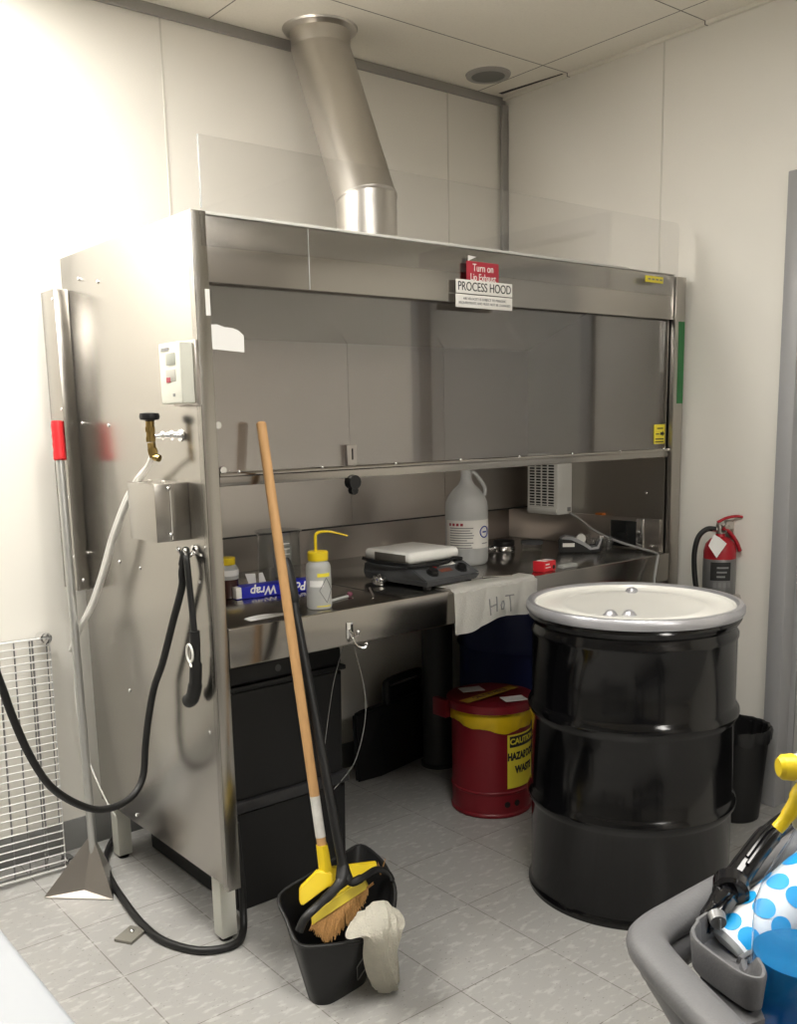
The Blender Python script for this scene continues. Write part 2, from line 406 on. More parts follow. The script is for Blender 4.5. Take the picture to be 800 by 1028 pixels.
# clear shield on top
bm = nb()
R = .02; poly = [(.027, -.006, 1.80), (1.888, -.006, 1.80), (1.888, -.006, 2.042 - R)]
poly += [(1.888 - R + R * math.cos(a), -.006, 2.042 - R + R * math.sin(a)) for a in (PI / 8, PI / 4, 3 * PI / 8)]
poly += [(1.888 - R, -.006, 2.042), (.027, -.006, 2.040)]
add_prism(bm, poly, (0, .006, 0)); obj('clear_shield', bm, CLEAR, hood, smooth=False)
bm = nb(); add_box(bm, (.027, -.0065, 1.88), (.0285, .0005, 2.040)); SE = pmat('shield_edge', (.55, .56, .56), .4); obj('shield_edge', bm, SE, hood)
bm = nb(); add_box(bm, (.328, .0045, 1.719), (.3295, .0062, 1.866)); obj('fascia_joint', bm, SE, hood)
bm = nb(); add_box(bm, (.041, .0015, 1.8685), (1.62, .016, 1.8750), .001); obj('lit_top_edge', bm, WHITEP2, hood, label='thin white strip standing in for the lit steel edge along the fascia top')  # white colour stands in for light catching the steel edge
# signs on the hood
def plate(name, x0, x1, z0, z1, m, y=-.0085, th=.003, label=None):
    bm = nb(); add_box(bm, (x0, y, z0), (x1, y + th, z1), .0006); return obj(name, bm, m, hood, label=label)
s = plate('sign_plate', .863, .992, 1.762, 1.832, SIGNR, -.0093, label='red plate reading Turn on Lip Exhaust')
lettering('lettering', 'Turn on', .030, WHITEINK, s, (.928, -.0098, 1.814), sx=.85)
lettering('lettering', 'Lip Exhaust', .028, WHITEINK, s, (.928, -.0098, 1.788), sx=.80)
bm = nb(); add_prism(bm, [(.870, -.0088, 1.832), (.902, -.0088, 1.845), (.870, -.0088, 1.847)], (0, .002, 0)); obj('torn_corner', bm, PAPER, hood)
s = plate('sign_plate', .818, 1.046, 1.741, 1.779, WHITEP2, -.0125, label='white plate reading PROCESS HOOD')
lettering('lettering', 'PROCESS HOOD', .035, INK, s, (.932, -.0130, 1.7595), sx=.83)
s = plate('sign_plate', .817, 1.046, 1.702, 1.738, WHITEP2, -.0125, label='white plate with two lines of small print')
lettering('lettering', 'AIR VELOCITY IS SUBJECT TO PERIODIC', .0098, INKG, s, (.932, -.0130, 1.7265))
lettering('lettering', 'REQUIREMENTS AND MUST NOT BE CHANGED', .0098, INKG, s, (.932, -.0130, 1.7145))
s = plate('warning_sticker', 1.700, 1.798, 1.833, 1.854, YELST, label='small yellow strip at the right end of the fascia')
bm = nb(); [add_box(bm, (1.712 + k * .022, -.0090, 1.841), (1.727 + k * .022, -.0086, 1.846)) for k in range(4)]; obj('print', bm, INKG, s)
s = plate('warning_sticker', 1.818, 1.880, 1.283, 1.352, YELST, .0265, label='yellow sticker with a black arrow on the sash')
bm = nb(); add_prism(bm, [(1.852, .0262, 1.314), (1.865, .0262, 1.314), (1.865, .0262, 1.309), (1.878, .0262, 1.319), (1.865, .0262, 1.329), (1.865, .0262, 1.324), (1.852, .0262, 1.324)], (0, .0006, 0))
for z, a, b in ((1.338, 1.833, 1.868), (1.318, 1.826, 1.846), (1.300, 1.824, 1.874), (1.290, 1.822, 1.874)): add_box(bm, (a, .0262, z - .002), (b, .0268, z + .002))
obj('print', bm, INK, s)
bm = nb(); add_box(bm, (1.908, -.0012, 1.425), (1.944, .0, 1.712)); obj('green_tape', bm, GREENT, hood, label='green tape strip on the right front edge')
# paper stuck to sash
bm = nb(); pts = [(.046, 1.566), (.142, 1.560), (.143, 1.600), (.128, 1.612), (.112, 1.617), (.090, 1.618), (.070, 1.624), (.046, 1.622)]
add_prism(bm, [(x, .0275, z) for x, z in pts], (0, .0006, 0)); obj('torn_paper', bm, PAPER, hood, label='torn white paper taped to the sash')
bm = nb(); add_box(bm, (.027, -.0008, 1.64), (.039, 0, 1.70)); obj('white_tape', bm, WHITEP2, hood)
# screws on the side panel
for (y, z) in ((.684, 1.803), (.551, 1.779), (.735, 1.398), (.546, 1.39), (.767, 1.008), (.538, 1.003), (.532, .622), (.046, .614), (.053, 1.002), (.546, .23), (.40, 1.0), (.115, 1.06)):
    bm = nb(); add_sphere(bm, (-.001, y, z), .005, (.5, 1, 1)); obj('screw', bm, CHROME, hood)
# raceway at the rear edge, junction box
bm = nb(); add_box(bm, (-.042, .770, .895), (-.001, .875, 1.783), .0015); rw = obj('raceway', bm, STEEL_SIDE, hood)
for (y, z) in ((.785, 1.755), (.78, 1.44), (.78, 1.18), (.775, 1.0)):
    bm = nb(); add_sphere(bm, (-.0425, y, z), .005, (.5, 1, 1)); obj('screw', bm, CHROME, rw)
bm = nb(); add_sphere(bm, (-.02, .7695, .925), .006, (1, .5, 1)); obj('screw', bm, CHROME, rw)
bm = nb(); add_box(bm, (-.092, .086, 1.105), (-.001, .240, 1.248), .002); jb = obj('junction_box', bm, STEEL_SIDE, hood)
bm = nb(); add_box(bm, (-.052, .0845, 1.110), (-.050, .0862, 1.243)); obj('cover_seam', bm, CHROME, jb)
for z in (1.235, 1.122):
    bm = nb(); add_sphere(bm, (-.055, .0855, z), .0055, (1, .6, 1)); obj('screw', bm, CHROME, jb)
for y in (.13, .21):
    bm = nb(); add_sphere(bm, (-.045, y, 1.25), .005, (1, 1, .6)); obj('screw', bm, STEEL_IN, jb)
# coat hooks
def coat_hook(pos, nx, ny, label):
    """double hook; (nx,ny) is the outward direction"""
    bm = nb(); P = Vector(pos); N = Vector((nx, ny, 0)); T = Vector((-ny, nx, 0))
    add_cyl(bm, P, P + N * .006, .013, 14)
    for sgn in (-1, 1):
        p = smooth_path([P + N * .004 + Vector((0, 0, -.002)), P + N * .016 + T * sgn * .006 + Vector((0, 0, -.012)), P + N * .030 + T * sgn * .014 + Vector((0, 0, -.012)), P + N * .036 + T * sgn * .018 + Vector((0, 0, .004))], 5)
        add_tube(bm, p, .0035, 8); add_sphere(bm, p[-1], .006)
    return obj('coat_hook', bm, CHROME, hood, label=label)
coat_hook((0, .070, 1.080), -1, 0, 'chrome double hook on the side panel')
bm = nb(); add_box(bm, (.402, -.007, .800), (.424, -.004, .845), .001)
for k, (dx, dz, o) in enumerate(((.03, -.03, .035), (.012, .005, .022))):
    p = smooth_path([(.413, -.006, .82), (.413 + dx * .2, -.006 - o * .6, .808 + dz * .8), (.413 + dx * .7, -.006 - o, .806 + dz), (.413 + dx, -.006 - o, .815 + dz)], 5)
    add_tube(bm, p, .0035, 8); add_sphere(bm, p[-1], .0055)
obj('coat_hook', bm, CHROME, hood, label='chrome hook on the front apron')
# grey support column below the worktop
bm = nb(); add_lathe(bm, [(.062, .01), (.062, .871)], 24, (1.375, .72)); add_lathe(bm, [(.072, .0), (.072, .012), (.062, .014)], 24, (1.375, .72))
obj('support_column', bm, GREYSTEEL, hood, label='dark grey round column under the worktop')
# outlet on side splash
bm = nb(); add_box(bm, (1.861, .13, .893), (1.8658, .25, .992), .001); oc = obj('outlet_panel', bm, DARKGL, hood, label='dark panel on the right splash')
bm = nb(); add_box(bm, (1.860, .098, .885), (1.8658, .128, 1.004), .001); obj('panel_edge', bm, CHROME, oc)
bm = nb(); add_sphere(bm, (1.8785, .10, 1.10), .006, (.5, 1, 1)); add_sphere(bm, (1.862, .06, .905), .008, (.6, 1, .6)); obj('screw', bm, CHROME, hood)

# ------------------------------------------------------------------ duct
t = thing('exhaust_duct', 'round bare steel exhaust duct slanting from the hood top to the ceiling', 'duct', (.895, .50, 1.866))
bm = nb()
top = Vector((.052, .300, ZC - 1.866 - .062)); low = Vector((0, 0, .222)); axis = (top - low).normalized()
nm = (Vector((0, 0, 1)) + axis).normalized(); RDU = .0985
def mitre(r, dz=0): return [Vector((r * math.cos(q), r * math.sin(q), low.z + dz - (nm.x * r * math.cos(q) + nm.y * r * math.sin(q)) / nm.z)) for q in [2 * PI * k / 56 for k in range(56)]]
def loft(bm, rows):
    R_ = [[bm.verts.new(p) for p in r] for r in rows]
    for a, b in zip(R_[:-1], R_[1:]):
        for k in range(len(a)):
            f = bm.faces.new((a[k], a[(k + 1) % len(a)], b[(k + 1) % len(a)], b[k])); f.smooth = True
m0 = mitre(RDU)
loft(bm, [m0, [p + axis * ((top.z - p.z) / axis.z) for p in m0]])
obj('slanted_pipe', bm, DUCT, t)
bm = nb(); b0 = [Vector((RDU * math.cos(q), RDU * math.sin(q), 0)) for q in [2 * PI * k / 56 for k in range(56)]]
loft(bm, [[p * 1.07 for p in b0], [p * 1.07 + Vector((0, 0, .005)) for p in b0], [p + Vector((0, 0, .007)) for p in b0], mitre(RDU, -.001)]); obj('lower_collar', bm, DUCT, t)
bm = nb(); loft(bm, [mitre(RDU + .0004, -.006), mitre(RDU + .0026, -.003), mitre(RDU + .0026, .003), mitre(RDU + .0004, .006)]); obj('seam_band', bm, DUCT, t)
bm = nb(); add_lathe(bm, [(.100, .0), (.102, .03), (.103, .048), (.125, .056), (.129, .062), (.103, .061)], 40, (top.x, top.y)); o = obj('ceiling_collar', bm, DUCT, t); o.location.z = top.z

# ------------------------------------------------------------------ things on the hood side
t = thing('flow_monitor', 'cream plastic monitor box on the left side panel of the hood', 'control box', (-.001, .052, 1.437))
bm = nb(); add_box(bm, (-.012, -.062, -.004), (0, .062, .146), .002); obj('back_plate', bm, STEEL_IN, t)
bm = nb(); add_box(bm, (-.047, -.055, 0), (-.0125, .055, .142), .004, 3); bx = obj('case', bm, CREAM, t)
bm = nb(); add_box(bm, (-.0482, -.030, .090), (-.0468, .018, .118), .0005); obj('display', bm, pmat('lcd', (.30, .31, .27), .3), bx)
bm = nb(); add_box(bm, (-.0482, -.028, .052), (-.0468, .020, .080), .0005); obj('keypad', bm, pmat('keypad', (.38, .37, .33), .5), bx)
bm = nb(); add_box(bm, (-.0486, -.002, .050), (-.0470, .020, .062), .0004); obj('red_button', bm, INKR, bx, label='red button')
bm = nb(); add_box(bm, (-.0482, .0, .124), (-.0470, .04, .131)); add_box(bm, (-.0482, -.02, .017), (-.0470, -.01, .024)); obj('print', bm, INKG, bx)

t = thing('gas_valve', 'brass valve with black round handle on the hood side panel', 'valve', (0, .130, 1.362))
bm = nb(); add_cyl(bm, (0, -.02, .0), (-.035, -.01, .001), .008, 12); add_cyl(bm, (-.033, -.01, .001), (-.06, .0, .0), .0065, 12)
add_cyl(bm, (-.020, -.016, 0), (-.026, -.014, 0), .0115, 6); add_cyl(bm, (-.004, -.02, 0), (0, -.02, 0), .015, 16); add_cyl(bm, (-.040, -.008, 0), (-.046, -.006, 0), .0105, 6)
obj('supply_pipe', bm, CHROME, t)
bm = nb()
add_cyl(bm, (-.07, .003, -.012), (-.07, .003, .036), .0105, 12); add_cyl(bm, (-.07, .003, .010), (-.07, .003, .022), .013, 6); add_cyl(bm, (-.07, .003, -.014), (-.07, .003, -.002), .0125, 6)
add_cyl(bm, (-.07, .003, -.016), (-.068, -.002, -.052), .0105, 8); add_cyl(bm, (-.069, 0, -.030), (-.068, -.002, -.044), .013, 6); add_cyl(bm, (-.068, -.004, -.05), (-.06, -.018, -.054), .009, 10)
obj('body', bm, BRASS, t)
bm = nb(); add_lathe(bm, [(0, .034), (.008, .034), (.012, .038), (.023, .040), (.025, .047), (.023, .055), (.010, .057), (0, .056)], 20, (-.07, .003)); obj('handle', bm, BLACKP, t)
bm = nb()
for off in (0, .016):
    p = [(-.068, .130 + off * .3, 1.312), (-.058, .19, 1.285), (-.05, .258 + off, 1.250), (-.05, .342 + off, 1.190), (-.05, .445 + off, 1.090), (-.052, .536 + off, .975), (-.055, .628 + off, .872), (-.062, .74 + off * .6, .775), (-.06, .83, .70)]
    add_tube(bm, smooth_path(p), .0075, 10)
tag(obj('plastic_tubing', bm, FILM), 'pair of milky plastic tubes curving down from the brass valve', 'tubing')
bm = nb(); add_tube(bm, smooth_path([(-.03, .884, 1.0), (-.03, .885, .74), (-.035, .889, .5), (-.03, .865, .383), (-.03, .80, .30), (-.012, .75, .21), (.0, .72, .17)]), .0025, 8)
tag(obj('thin_tube', bm, FILM), 'single thin white tube hanging down beside the rear leg of the hood', 'tubing')
# black hanging cable with grip
t = thing('hanging_cable', 'black rubber cable looped over the side hook with a curved black grip end', 'cable', (0, 0, 0))
bm = nb()
p = [(-.036, .075, 1.045), (-.030, .070, 1.075), (-.020, .082, 1.077), (-.035, .078, 1.03), (-.035, .085, .989), (-.037, .145, .890), (-.04, .214, .772), (-.045, .267, .693), (-.055, .295, .60), (-.06, .315, .52), (-.072, .315, .44), (-.107, .300, .400), (-.159, .28, .389), (-.221, .26, .399), (-.279, .24, .435), (-.334, .22, .486), (-.373, .2, .539), (-.413, .18, .625), (-.448, .16, .729), (-.473, .14, .817), (-.52, .10, .95), (-.62, .05, 1.06)]
add_tube(bm, smooth_path(p), .0095, 12); obj('cable', bm, BLACKR, t)
bm = nb(); add_tube(bm, smooth_path([(-.026, .072, 1.072), (-.034, .052, 1.060), (-.034, .045, .992), (-.034, .037, .918), (-.034, .033, .868)]), .008, 12); obj('cable', bm, BLACKR, t)
bm = nb(); add_tube(bm, smooth_path([(-.034, .033, .885), (-.034, .033, .845)], 3), .013, 12)
add_tube(bm, smooth_path([(-.034, .033, .846), (-.034, .036, .800), (-.034, .046, .745), (-.034, .066, .708), (-.036, .085, .695)]), [.012] * 8 + [.0155] * 8 + [.018] * 8 + [.0185] * 9, 14)
obj('grip', bm, BLACKR, t)
bm = nb(); add_tube(bm, [(-.052 + 0 * k, .030 + .016 * math.cos(2 * PI * k / 24), .832 + .022 * math.sin(2 * PI * k / 24)) for k in range(24)], .0028, 8, closed=True)
add_tube(bm, [(-.052, .030, .810), (-.056, .018, .800)], .0028, 8); obj('cable_tie', bm, WHITEP, t, label='white cable tie')
# floor cord
bm = nb(); p = [(.055, .79, .115), (.05, .85, .05), (.03, .862, .014), (-.028, .762, .011), (-.068, .617, .011), (-.096, .422, .011), (-.106, .298, .011), (-.099, .189, .011), (-.058, .094, .011), (-.006, .054, .011), (.05, .052, .011), (.092, .095, .016), (.112, .128, .06), (.116, .135, .13), (.114, .15, .30)]
add_tube(bm, smooth_path(p), .0105, 12); tag(obj('power_cable', bm, BLACKR), 'thick black power cable looping over the floor round the front left hood leg', 'cable')
# small metal block on the floor
t = thing('metal_plate', 'small grey metal plate with one screw lying on the floor by the black cord', 'metal plate', (-.150, .290, 0), (0, 0, .55))
bm = nb(); add_box(bm, (-.038, -.028, 0), (.038, .028, .009), .001); obj('plate', bm, pmat('grey_cast', (.24, .23, .20), .5, .4), t)
bm = nb(); add_sphere(bm, (.008, .002, .011), .007, (1, 1, .8)); obj('screw', bm, CHROME, t)

# ------------------------------------------------------------------ wire shelf and scraper
t = thing('wire_shelf', 'chrome wire shelf propped on its edge against the back wall', 'wire shelf', (-.14, .806, .012))
W, Hh = 1.05, .745; tilt = Vector((.040 / Hh * .74, .094 / Hh * .74, .725)) / Hh
E1 = Vector((-1, .0, .025))
def sp(u, v, n=0): return E1 * u + tilt * v + Vector((0, -1, .13)) * n
N = 31
bm = nb()
for i in range(1, N):
    v = Hh * i / N; add_tube(bm, [sp(0, v, .004), sp(W, v, .004)], .0023, 6)
wires = obj('shelf_wires', bm, RACKM, t); wires['kind'] = 'stuff'
for (u, n, rad) in ((.052, -.004, .0032), (.052, -.030, .0026), (.10, -.030, .0026), (.155, -.003, .003), (.33, -.003, .003), (.33, -.03, .0026), (.56, -.003, .003), (.80, -.003, .003)):
    bm = nb(); add_tube(bm, [sp(u, 0, n), sp(u, Hh, n)], rad, 8); obj('cross_rod', bm, RACKD, t)
bm = nb()
add_tube(bm, [sp(0, 0), sp(W, 0), sp(W, Hh), sp(0, Hh)], .0040, 8, closed=True); obj('shelf_frame', bm, RACKM, t)
bm = nb()
add_tube(bm, [sp(0, 0, -.030), sp(W, 0, -.030), sp(W, Hh, -.030), sp(0, Hh, -.030)], .0032, 8, closed=True); obj('rear_frame', bm, RACKD, t)
for (u, v) in ((.012, .0), (.042, Hh - .0), (W - .02, 0), (W - .02, Hh)):
    bm = nb(); c = sp(u - .028, v + (.0 if v else .012), 0)
    d = Vector((0, -1, .13)).normalized()
    add_tube(bm, [c + d * .018, c - d * .034], [.0175, .0195], 18, caps=False)
    add_tube(bm, [c + d * .018, c - d * .034], [.0135, .0155], 18, caps=False); obj('corner_collar', bm, CHROME, t)

t = thing('floor_scraper', 'long handled steel floor scraper with red grip leaning by the hood', 'scraper', (-.116, .60, 0))
p0 = Vector((.0, .018, .02)); p1 = Vector((.054, .185, 1.402))
bm = nb(); add_tube(bm, [p0, p1], .0125, 16); obj('pole', bm, pmat('galvanised', (.52, .52, .50), .35, .8, noise=.06), t)
d = (p1 - p0).normalized()
bm = nb(); q = [p1 - d * .112, p1 - d * .108, p1 - d * .09, p1 - d * .08, p1 - d * .065, p1 - d * .055, p1 - d * .04, p1 - d * .03, p1 - d * .012, p1 + d * .004]
add_tube(bm, q, [.015, .018, .018, .0165, .018, .0165, .018, .0165, .018, .016], 16); obj('grip', bm, REDG, t, label='red ribbed grip')
bm = nb()
L, Rr, A, M, Bk = Vector((-.142, .069, .003)), Vector((.012, -.082, .003)), Vector((.007, .038, .175)), Vector((-.040, .012, .014)), Vector((.09, .12, .003))
for (a, b, c) in ((L, M, A), (M, Rr, A), (L, Rr, M), (L, A, Bk), (A, Rr, Bk), (L, Bk, Rr)):
    bm.faces.new([bm.verts.new(v) for v in (a, b, c)])
bmesh.ops.remove_doubles(bm, verts=bm.verts, dist=1e-5)
obj('blade', bm, STEEL_IN, t, smooth=False)

# ------------------------------------------------------------------ on the worktop
ZW = .8835
# wash bottle
t = thing('wash_bottle', 'squeeze wash bottle with yellow cap and bent yellow spout on the worktop', 'bottle', (.363, .066, ZW))
bm = nb(); add_lathe(bm, [(0, 0), (.030, 0), (.0345, .004), (.0345, .112), (.032, .122), (.026, .129), (.026, .133), (0, .133)], 32); obj('body', bm, MILK2, t)
bm = nb(); add_lathe(bm, [(0, .1325), (.028, .1325), (.0285, .136), (.0285, .154), (.026, .157), (.006, .158), (0, .158)], 28); obj('cap', bm, YEL, t)
fwd = Vector((.80, -.59, 0))
bm = nb(); pp = [Vector((-.004, .003, .155)), Vector((-.004, .003, .185)), Vector((-.002, .002, .203)), Vector((.010, -.006, .2095)), fwd * .04 + Vector((0, 0, .2085)), fwd * .083 + Vector((0, 0, .197))]
sm = smooth_path(pp, 6); add_tube(bm, sm, [.0042 - .0025 * max(0, (k - 14) / (len(sm) - 14)) for k in range(len(sm))], 10); obj('spout', bm, YEL, t)
def ring_patch(bm, r, z0, z1, a0, a1, seg=14):
    add_lathe(bm, [(r, z0), (r + .0006, z0), (r + .0006, z1), (r, z1)], seg, (0, 0), a0, a1)
ca = math.atan2(-2.17, -1.46)
bm = nb(); ring_patch(bm, .0347, .090, .100, ca - .1, ca + 1.0); ring_patch(bm, .0347, .008, .011, ca - .2, ca + 1.0); obj('yellow_band', bm, YELST, t)
bm = nb(); ring_patch(bm, .0349, .063, .080, ca - .75, ca + .35); obj('paper_label', bm, PAPER, t)
bm = nb()
cc = ca + .62; w = .02
dm = [(0, .034), (1, 0), (0, -.034), (-1, 0)]
ptsd = []
for i in range(4):
    a, b = dm[i], dm[(i + 1) % 4]
    for k in range(6):
        f = k / 6; ang = cc + (a[0] + (b[0] - a[0]) * f) * w / .0345; z = .053 + a[1] + (b[1] - a[1]) * f
        ptsd.append(Vector((.0355 * math.cos(ang), .0355 * math.sin(ang), z)))
add_tube(bm, ptsd, .0010, 6, closed=True); obj('hazard_diamond', bm, INKG, t)
# second bottle behind strip
t = thing('small_bottle', 'small brown liquid bottle with yellow cap, half hidden behind the hood left edge', 'bottle', (.262, .395, ZW))
bm = nb(); add_lathe(bm, [(0, 0), (.032, 0), (.034, .003), (.034, .055), (0, .055)], 26); obj('liquid_part', bm, pmat('brown_liquid', (.05, .022, .018), .2), t, label='dark brown lower half')
bm = nb(); add_lathe(bm, [(.034, .0552), (.034, .085), (.028, .095), (.024, .098), (0, .098)], 26); obj('body', bm, MILK2, t)
bm = nb(); ring_patch(bm, .0343, .066, .083, 0, 2 * PI - .01, 26); obj('paper_label', bm, PAPER, t)
bm = nb(); add_lathe(bm, [(0, .0975), (.026, .0975), (.0265, .1), (.0265, .118), (0, .12)], 24); obj('cap', bm, YEL, t)
# wrap carton, printed upside down
t = thing('wrap_carton', 'long blue carton of wrap with white lettering lying on the worktop', 'carton', (.395, .348, ZW), (0, 0, -.10))
bm = nb(); add_box(bm, (-.135, -.026, 0), (.135, .026, .034), .0015); obj('carton', bm, PINKBOX, t)
bm = nb(); add_box(bm, (-.1365, -.0265, .002), (-.119, .0265, .0346), .001); obj('end_flap', bm, WHITEP2, t, label='white end of the carton')
for word, wx in (('Poly', .062), ('Wrap', -.048)): lettering('lettering', word, .036, WHITEINK, t, (wx, -.0265, .019), rot=(PI / 2, PI, 0), shear=.15, bold=.0008)
# paper sheet near front
bm = nb(); pts = [(-.055, -.030)] + [(-.055 + .15 * k / 10, -.030 + .05 * math.sin(PI * (.25 + .75 * k / 10)) + .01 * k / 10) for k in range(11)]
add_prism(bm, [(x, y, 0) for x, y in pts], (0, 0, .001))
tag(obj('paper_sheet', bm, PAPER, loc=(.185, .070, .8838)), 'white curved paper scrap at the worktop front left corner', 'paper')
# large beaker
t = thing('glass_beaker', 'large clear glass beaker behind the blue carton on the worktop', 'beaker', (.475, .445, ZW))
bm = nb(); add_lathe(bm, [(0, .001), (.062, .001), (.067, .008), (.067, .165), (.074, .175), (.072, .176), (.0645, .165), (.0645, .010), (0, .006)], 48); obj('glass', bm, LABG, t)
bm = nb()
for k in range(6): ring_patch(bm, .0673, .06 + k * .016, .0618 + k * .016, ca + .25, ca + .55, 6)
obj('graduations', bm, WHITEINK, t)
t = thing('specimen_vial', 'small capped vial with white label standing behind the large beaker', 'vial', (.585, .60, ZW))
bm = nb(); add_lathe(bm, [(0, 0), (.030, 0), (.030, .10), (.022, .106), (.022, .118), (0, .118)], 24); obj('body', bm, MILK2, t)
bm = nb(); ring_patch(bm, .0304, .062, .098, ca - .7, ca + .5); obj('paper_label', bm, WHITEP2, t)
bm = nb()
for (poly) in ([(-.045, 0, 0), (-.01, 0, 0), (-.012, .005, .012), (-.025, .002, .025), (-.045, .004, .026)], [(-.028, .01, .012), (0, .006, .0), (.012, .01, .012), (.010, .012, .058), (-.020, .015, .058), (-.012, .012, .03)], [(.020, .012, .0), (.055, .016, 0), (.045, .018, .025), (.034, .018, .058), (.022, .015, .058)]):
    add_prism(bm, poly, (0, .002, 0))
tag(obj('folded_card', bm, PAPER, loc=(.350, .395, ZW), rot=(0, 0, -.3)), 'torn white card pieces standing in front of the large beaker', 'card')
# hot plate
t = thing('hot_plate', 'grey laboratory hot plate stirrer with square white top on the worktop', 'hot plate', (.838, .190, ZW), (0, 0, .06))
bm = nb()
hw, hd = .118, .145
hull(bm, [(-hw + .01, -hd + .01, .010), (hw - .01, -hd + .01, .010), (hw - .01, hd, .010), (-hw + .01, hd, .010), (-hw, -hd, .030), (hw, -hd, .030), (hw, hd, .034), (-hw, hd, .034), (-hw + .004, -hd + .072, .064), (hw - .004, -hd + .072, .064), (hw - .004, hd - .004, .064), (-hw + .004, hd - .004, .064)])
bmesh.ops.bevel(bm, geom=bm.edges[:], offset=.003, segments=2, affect='EDGES'); base = obj('base', bm, GREYD, t)
for (x, y) in ((-hw + .03, -hd + .03), (hw - .03, -hd + .03), (hw - .03, hd - .03), (-hw + .03, hd - .03)):
    bm = nb(); add_lathe(bm, [(0, 0), (.014, 0), (.013, .014), (0, .014)], 14, (x, y)); obj('foot', bm, BLACKR, t)
fn = Vector((0, -.034, .072)).normalized()
def fp(x, f): return Vector((x, -hd + .072 * f, .030 + .034 * f))
for x in (-.062, .062):
    c = fp(x, .45) - fn * .002; bm = nb(); add_cyl(bm, c, c + fn * .016, .0165, 18, .0145); add_cyl(bm, c, c + fn * .004, .020, 18); obj('knob', bm, BLACKP, t)
def onfront(bm, x0, x1, f0, f1):
    add_prism(bm, [fp(x0, f0) + fn * .0002, fp(x1, f0) + fn * .0002, fp(x1, f1) + fn * .0002, fp(x0, f1) + fn * .0002], fn * .0012)
bm = nb(); onfront(bm, -.005, .065, .80, .98); obj('model_label', bm, WHITEP2, t)
bm = nb(); onfront(bm, -.025, .025, .42, .62); obj('caution_print', bm, pmat('orange_print', (.16, .05, .03), .6), t)
bm = nb(); onfront(bm, -.036, -.022, .74, .84); obj('pilot_light', bm, REDG, t)
bm = nb(); add_box(bm, (-.118, -.075, .072), (.100, .142, .108), .016, 4); tp = obj('ceramic_top', bm, ENAM, t)
bm = nb(); add_box(bm, (-.1192, -.055, .076), (-.1178, .085, .101), .0005); obj('metal_label', bm, pmat('bronze_label', (.14, .13, .11), .5, .3), tp)
bm = nb(); add_box(bm, (-.112, -.069, .0640), (.094, .136, .073), .003); obj('heat_shield', bm, BLACKM, t)
bm = nb(); add_tube(bm, smooth_path([(-.124, .135, .076), (-.128, .06, .070), (-.126, -.03, .072), (-.115, -.082, .070), (-.04, -.090, .066), (.03, -.086, .068), (.06, -.082, .076), (.10, -.080, .070)]), .0055, 10); obj('gasket', bm, BLACKM, t)
# foil ball
bm = nb(); bmesh.ops.create_icosphere(bm, subdivisions=3, radius=.02)
for v in bm.verts: v.co *= 1 + random.uniform(-.14, .14); v.co.x *= 1.2; v.co.z *= .85
tag(obj('foil_ball', bm, CHROME, loc=(.697, .225, ZW + .0185), smooth=False), 'crumpled foil ball beside the hot plate base', 'foil')
# glass rod / pipette
t = thing('pipette', 'thin glass pipette with dark pink bulb end lying on the worktop', 'pipette', (.480, .125, ZW + .004), (0, 0, .30))
bm = nb(); add_cyl(bm, (-.07, 0, 0), (.03, 0, 0), .004, 10); obj('stem', bm, MILK2, t)
bm = nb(); add_sphere(bm, (.04, 0, .004), .008, (1.4, 1, 1)); obj('bulb', bm, pmat('pink_bulb', (.16, .04, .07), .5), t)
t = thing('wire_loop_tool', 'thin dark metal tool resting on the worktop left of the hot plate', 'tool', (.60, .14, ZW + .004), (0, 0, 1.0))
bm = nb(); add_cyl(bm, (-.06, 0, 0), (.06, 0, 0), .003, 8); add_sphere(bm, (.06, 0, 0), .004); obj('rod', bm, STEEL_IN, t)
# jug
t = thing('plastic_jug', 'tall milky plastic jug with side handle and printed white label on the worktop', 'jug', (1.205, .372, ZW), (0, 0, .0))
bm = nb(); add_lathe(bm, [(0, .0), (.066, .0), (.073, .008), (.075, .02), (.075, .195), (.073, .215), (.063, .240), (.045, .262), (.028, .278), (.021, .292), (.0185, .305), (.0185, .345), (0, .345)], 40); body = obj('body', bm, MILK, t)
bm = nb(); add_lathe(bm, [(0, .003), (.068, .004), (.0725, .012), (.0725, .062), (0, .062)], 40)
obj('liquid', bm, milky('jug_liquid', (.42, .44, .46), .8), t, label='grey liquid in the lower part')
rd = Vector((.775, -.631, 0))
bm = nb(); add_tube(bm, smooth_path([rd * .020 + Vector((0, 0, .318)), rd * .030 + Vector((0, 0, .316)), rd * .046 + Vector((0, 0, .296)), rd * .062 + Vector((0, 0, .272)), rd * .066 + Vector((0, 0, .255)), rd * .063 + Vector((0, 0, .238))]), .0065, 10); obj('handle', bm, MILK, t)
ja = ca + .05
bm = nb(); ring_patch(bm, .0753, 0.060, .158, ja - 1.35, ja + 1.35, 40); lb = obj('paper_label', bm, WHITEP2, t)
bm = nb()
for k in range(9):
    z = .130 - k * .0085; ring_patch(bm, .0760, z, z + .003, ja - 1.05, ja + (.1, -.05, .05, .12, .08, -.2, .1, .0, .05)[k], 16)
ring_patch(bm, .076, .075, .078, ja + .55, ja + .95, 8)
obj('small_print', bm, INKG, lb)
bm = nb(); [ring_patch(bm, .0761, .139, .148, ja - 1.1 + k * .2, ja - .97 + k * .2, 4) for k in range(4)]; obj('red_print', bm, INKR, lb)
bm = nb(); add_tube(bm, [(.0763 * math.cos(ja + .72 + .27 * math.cos(q)), .0763 * math.sin(ja + .72 + .27 * math.cos(q)), .116 + .019 * math.sin(q)) for q in [2 * PI * k / 28 for k in range(28)]], .0022, 6, closed=True)
ring_patch(bm, .0766, .1135, .1185, ja + .58, ja + .86, 8); obj('blue_ring_logo', bm, INKB, lb)
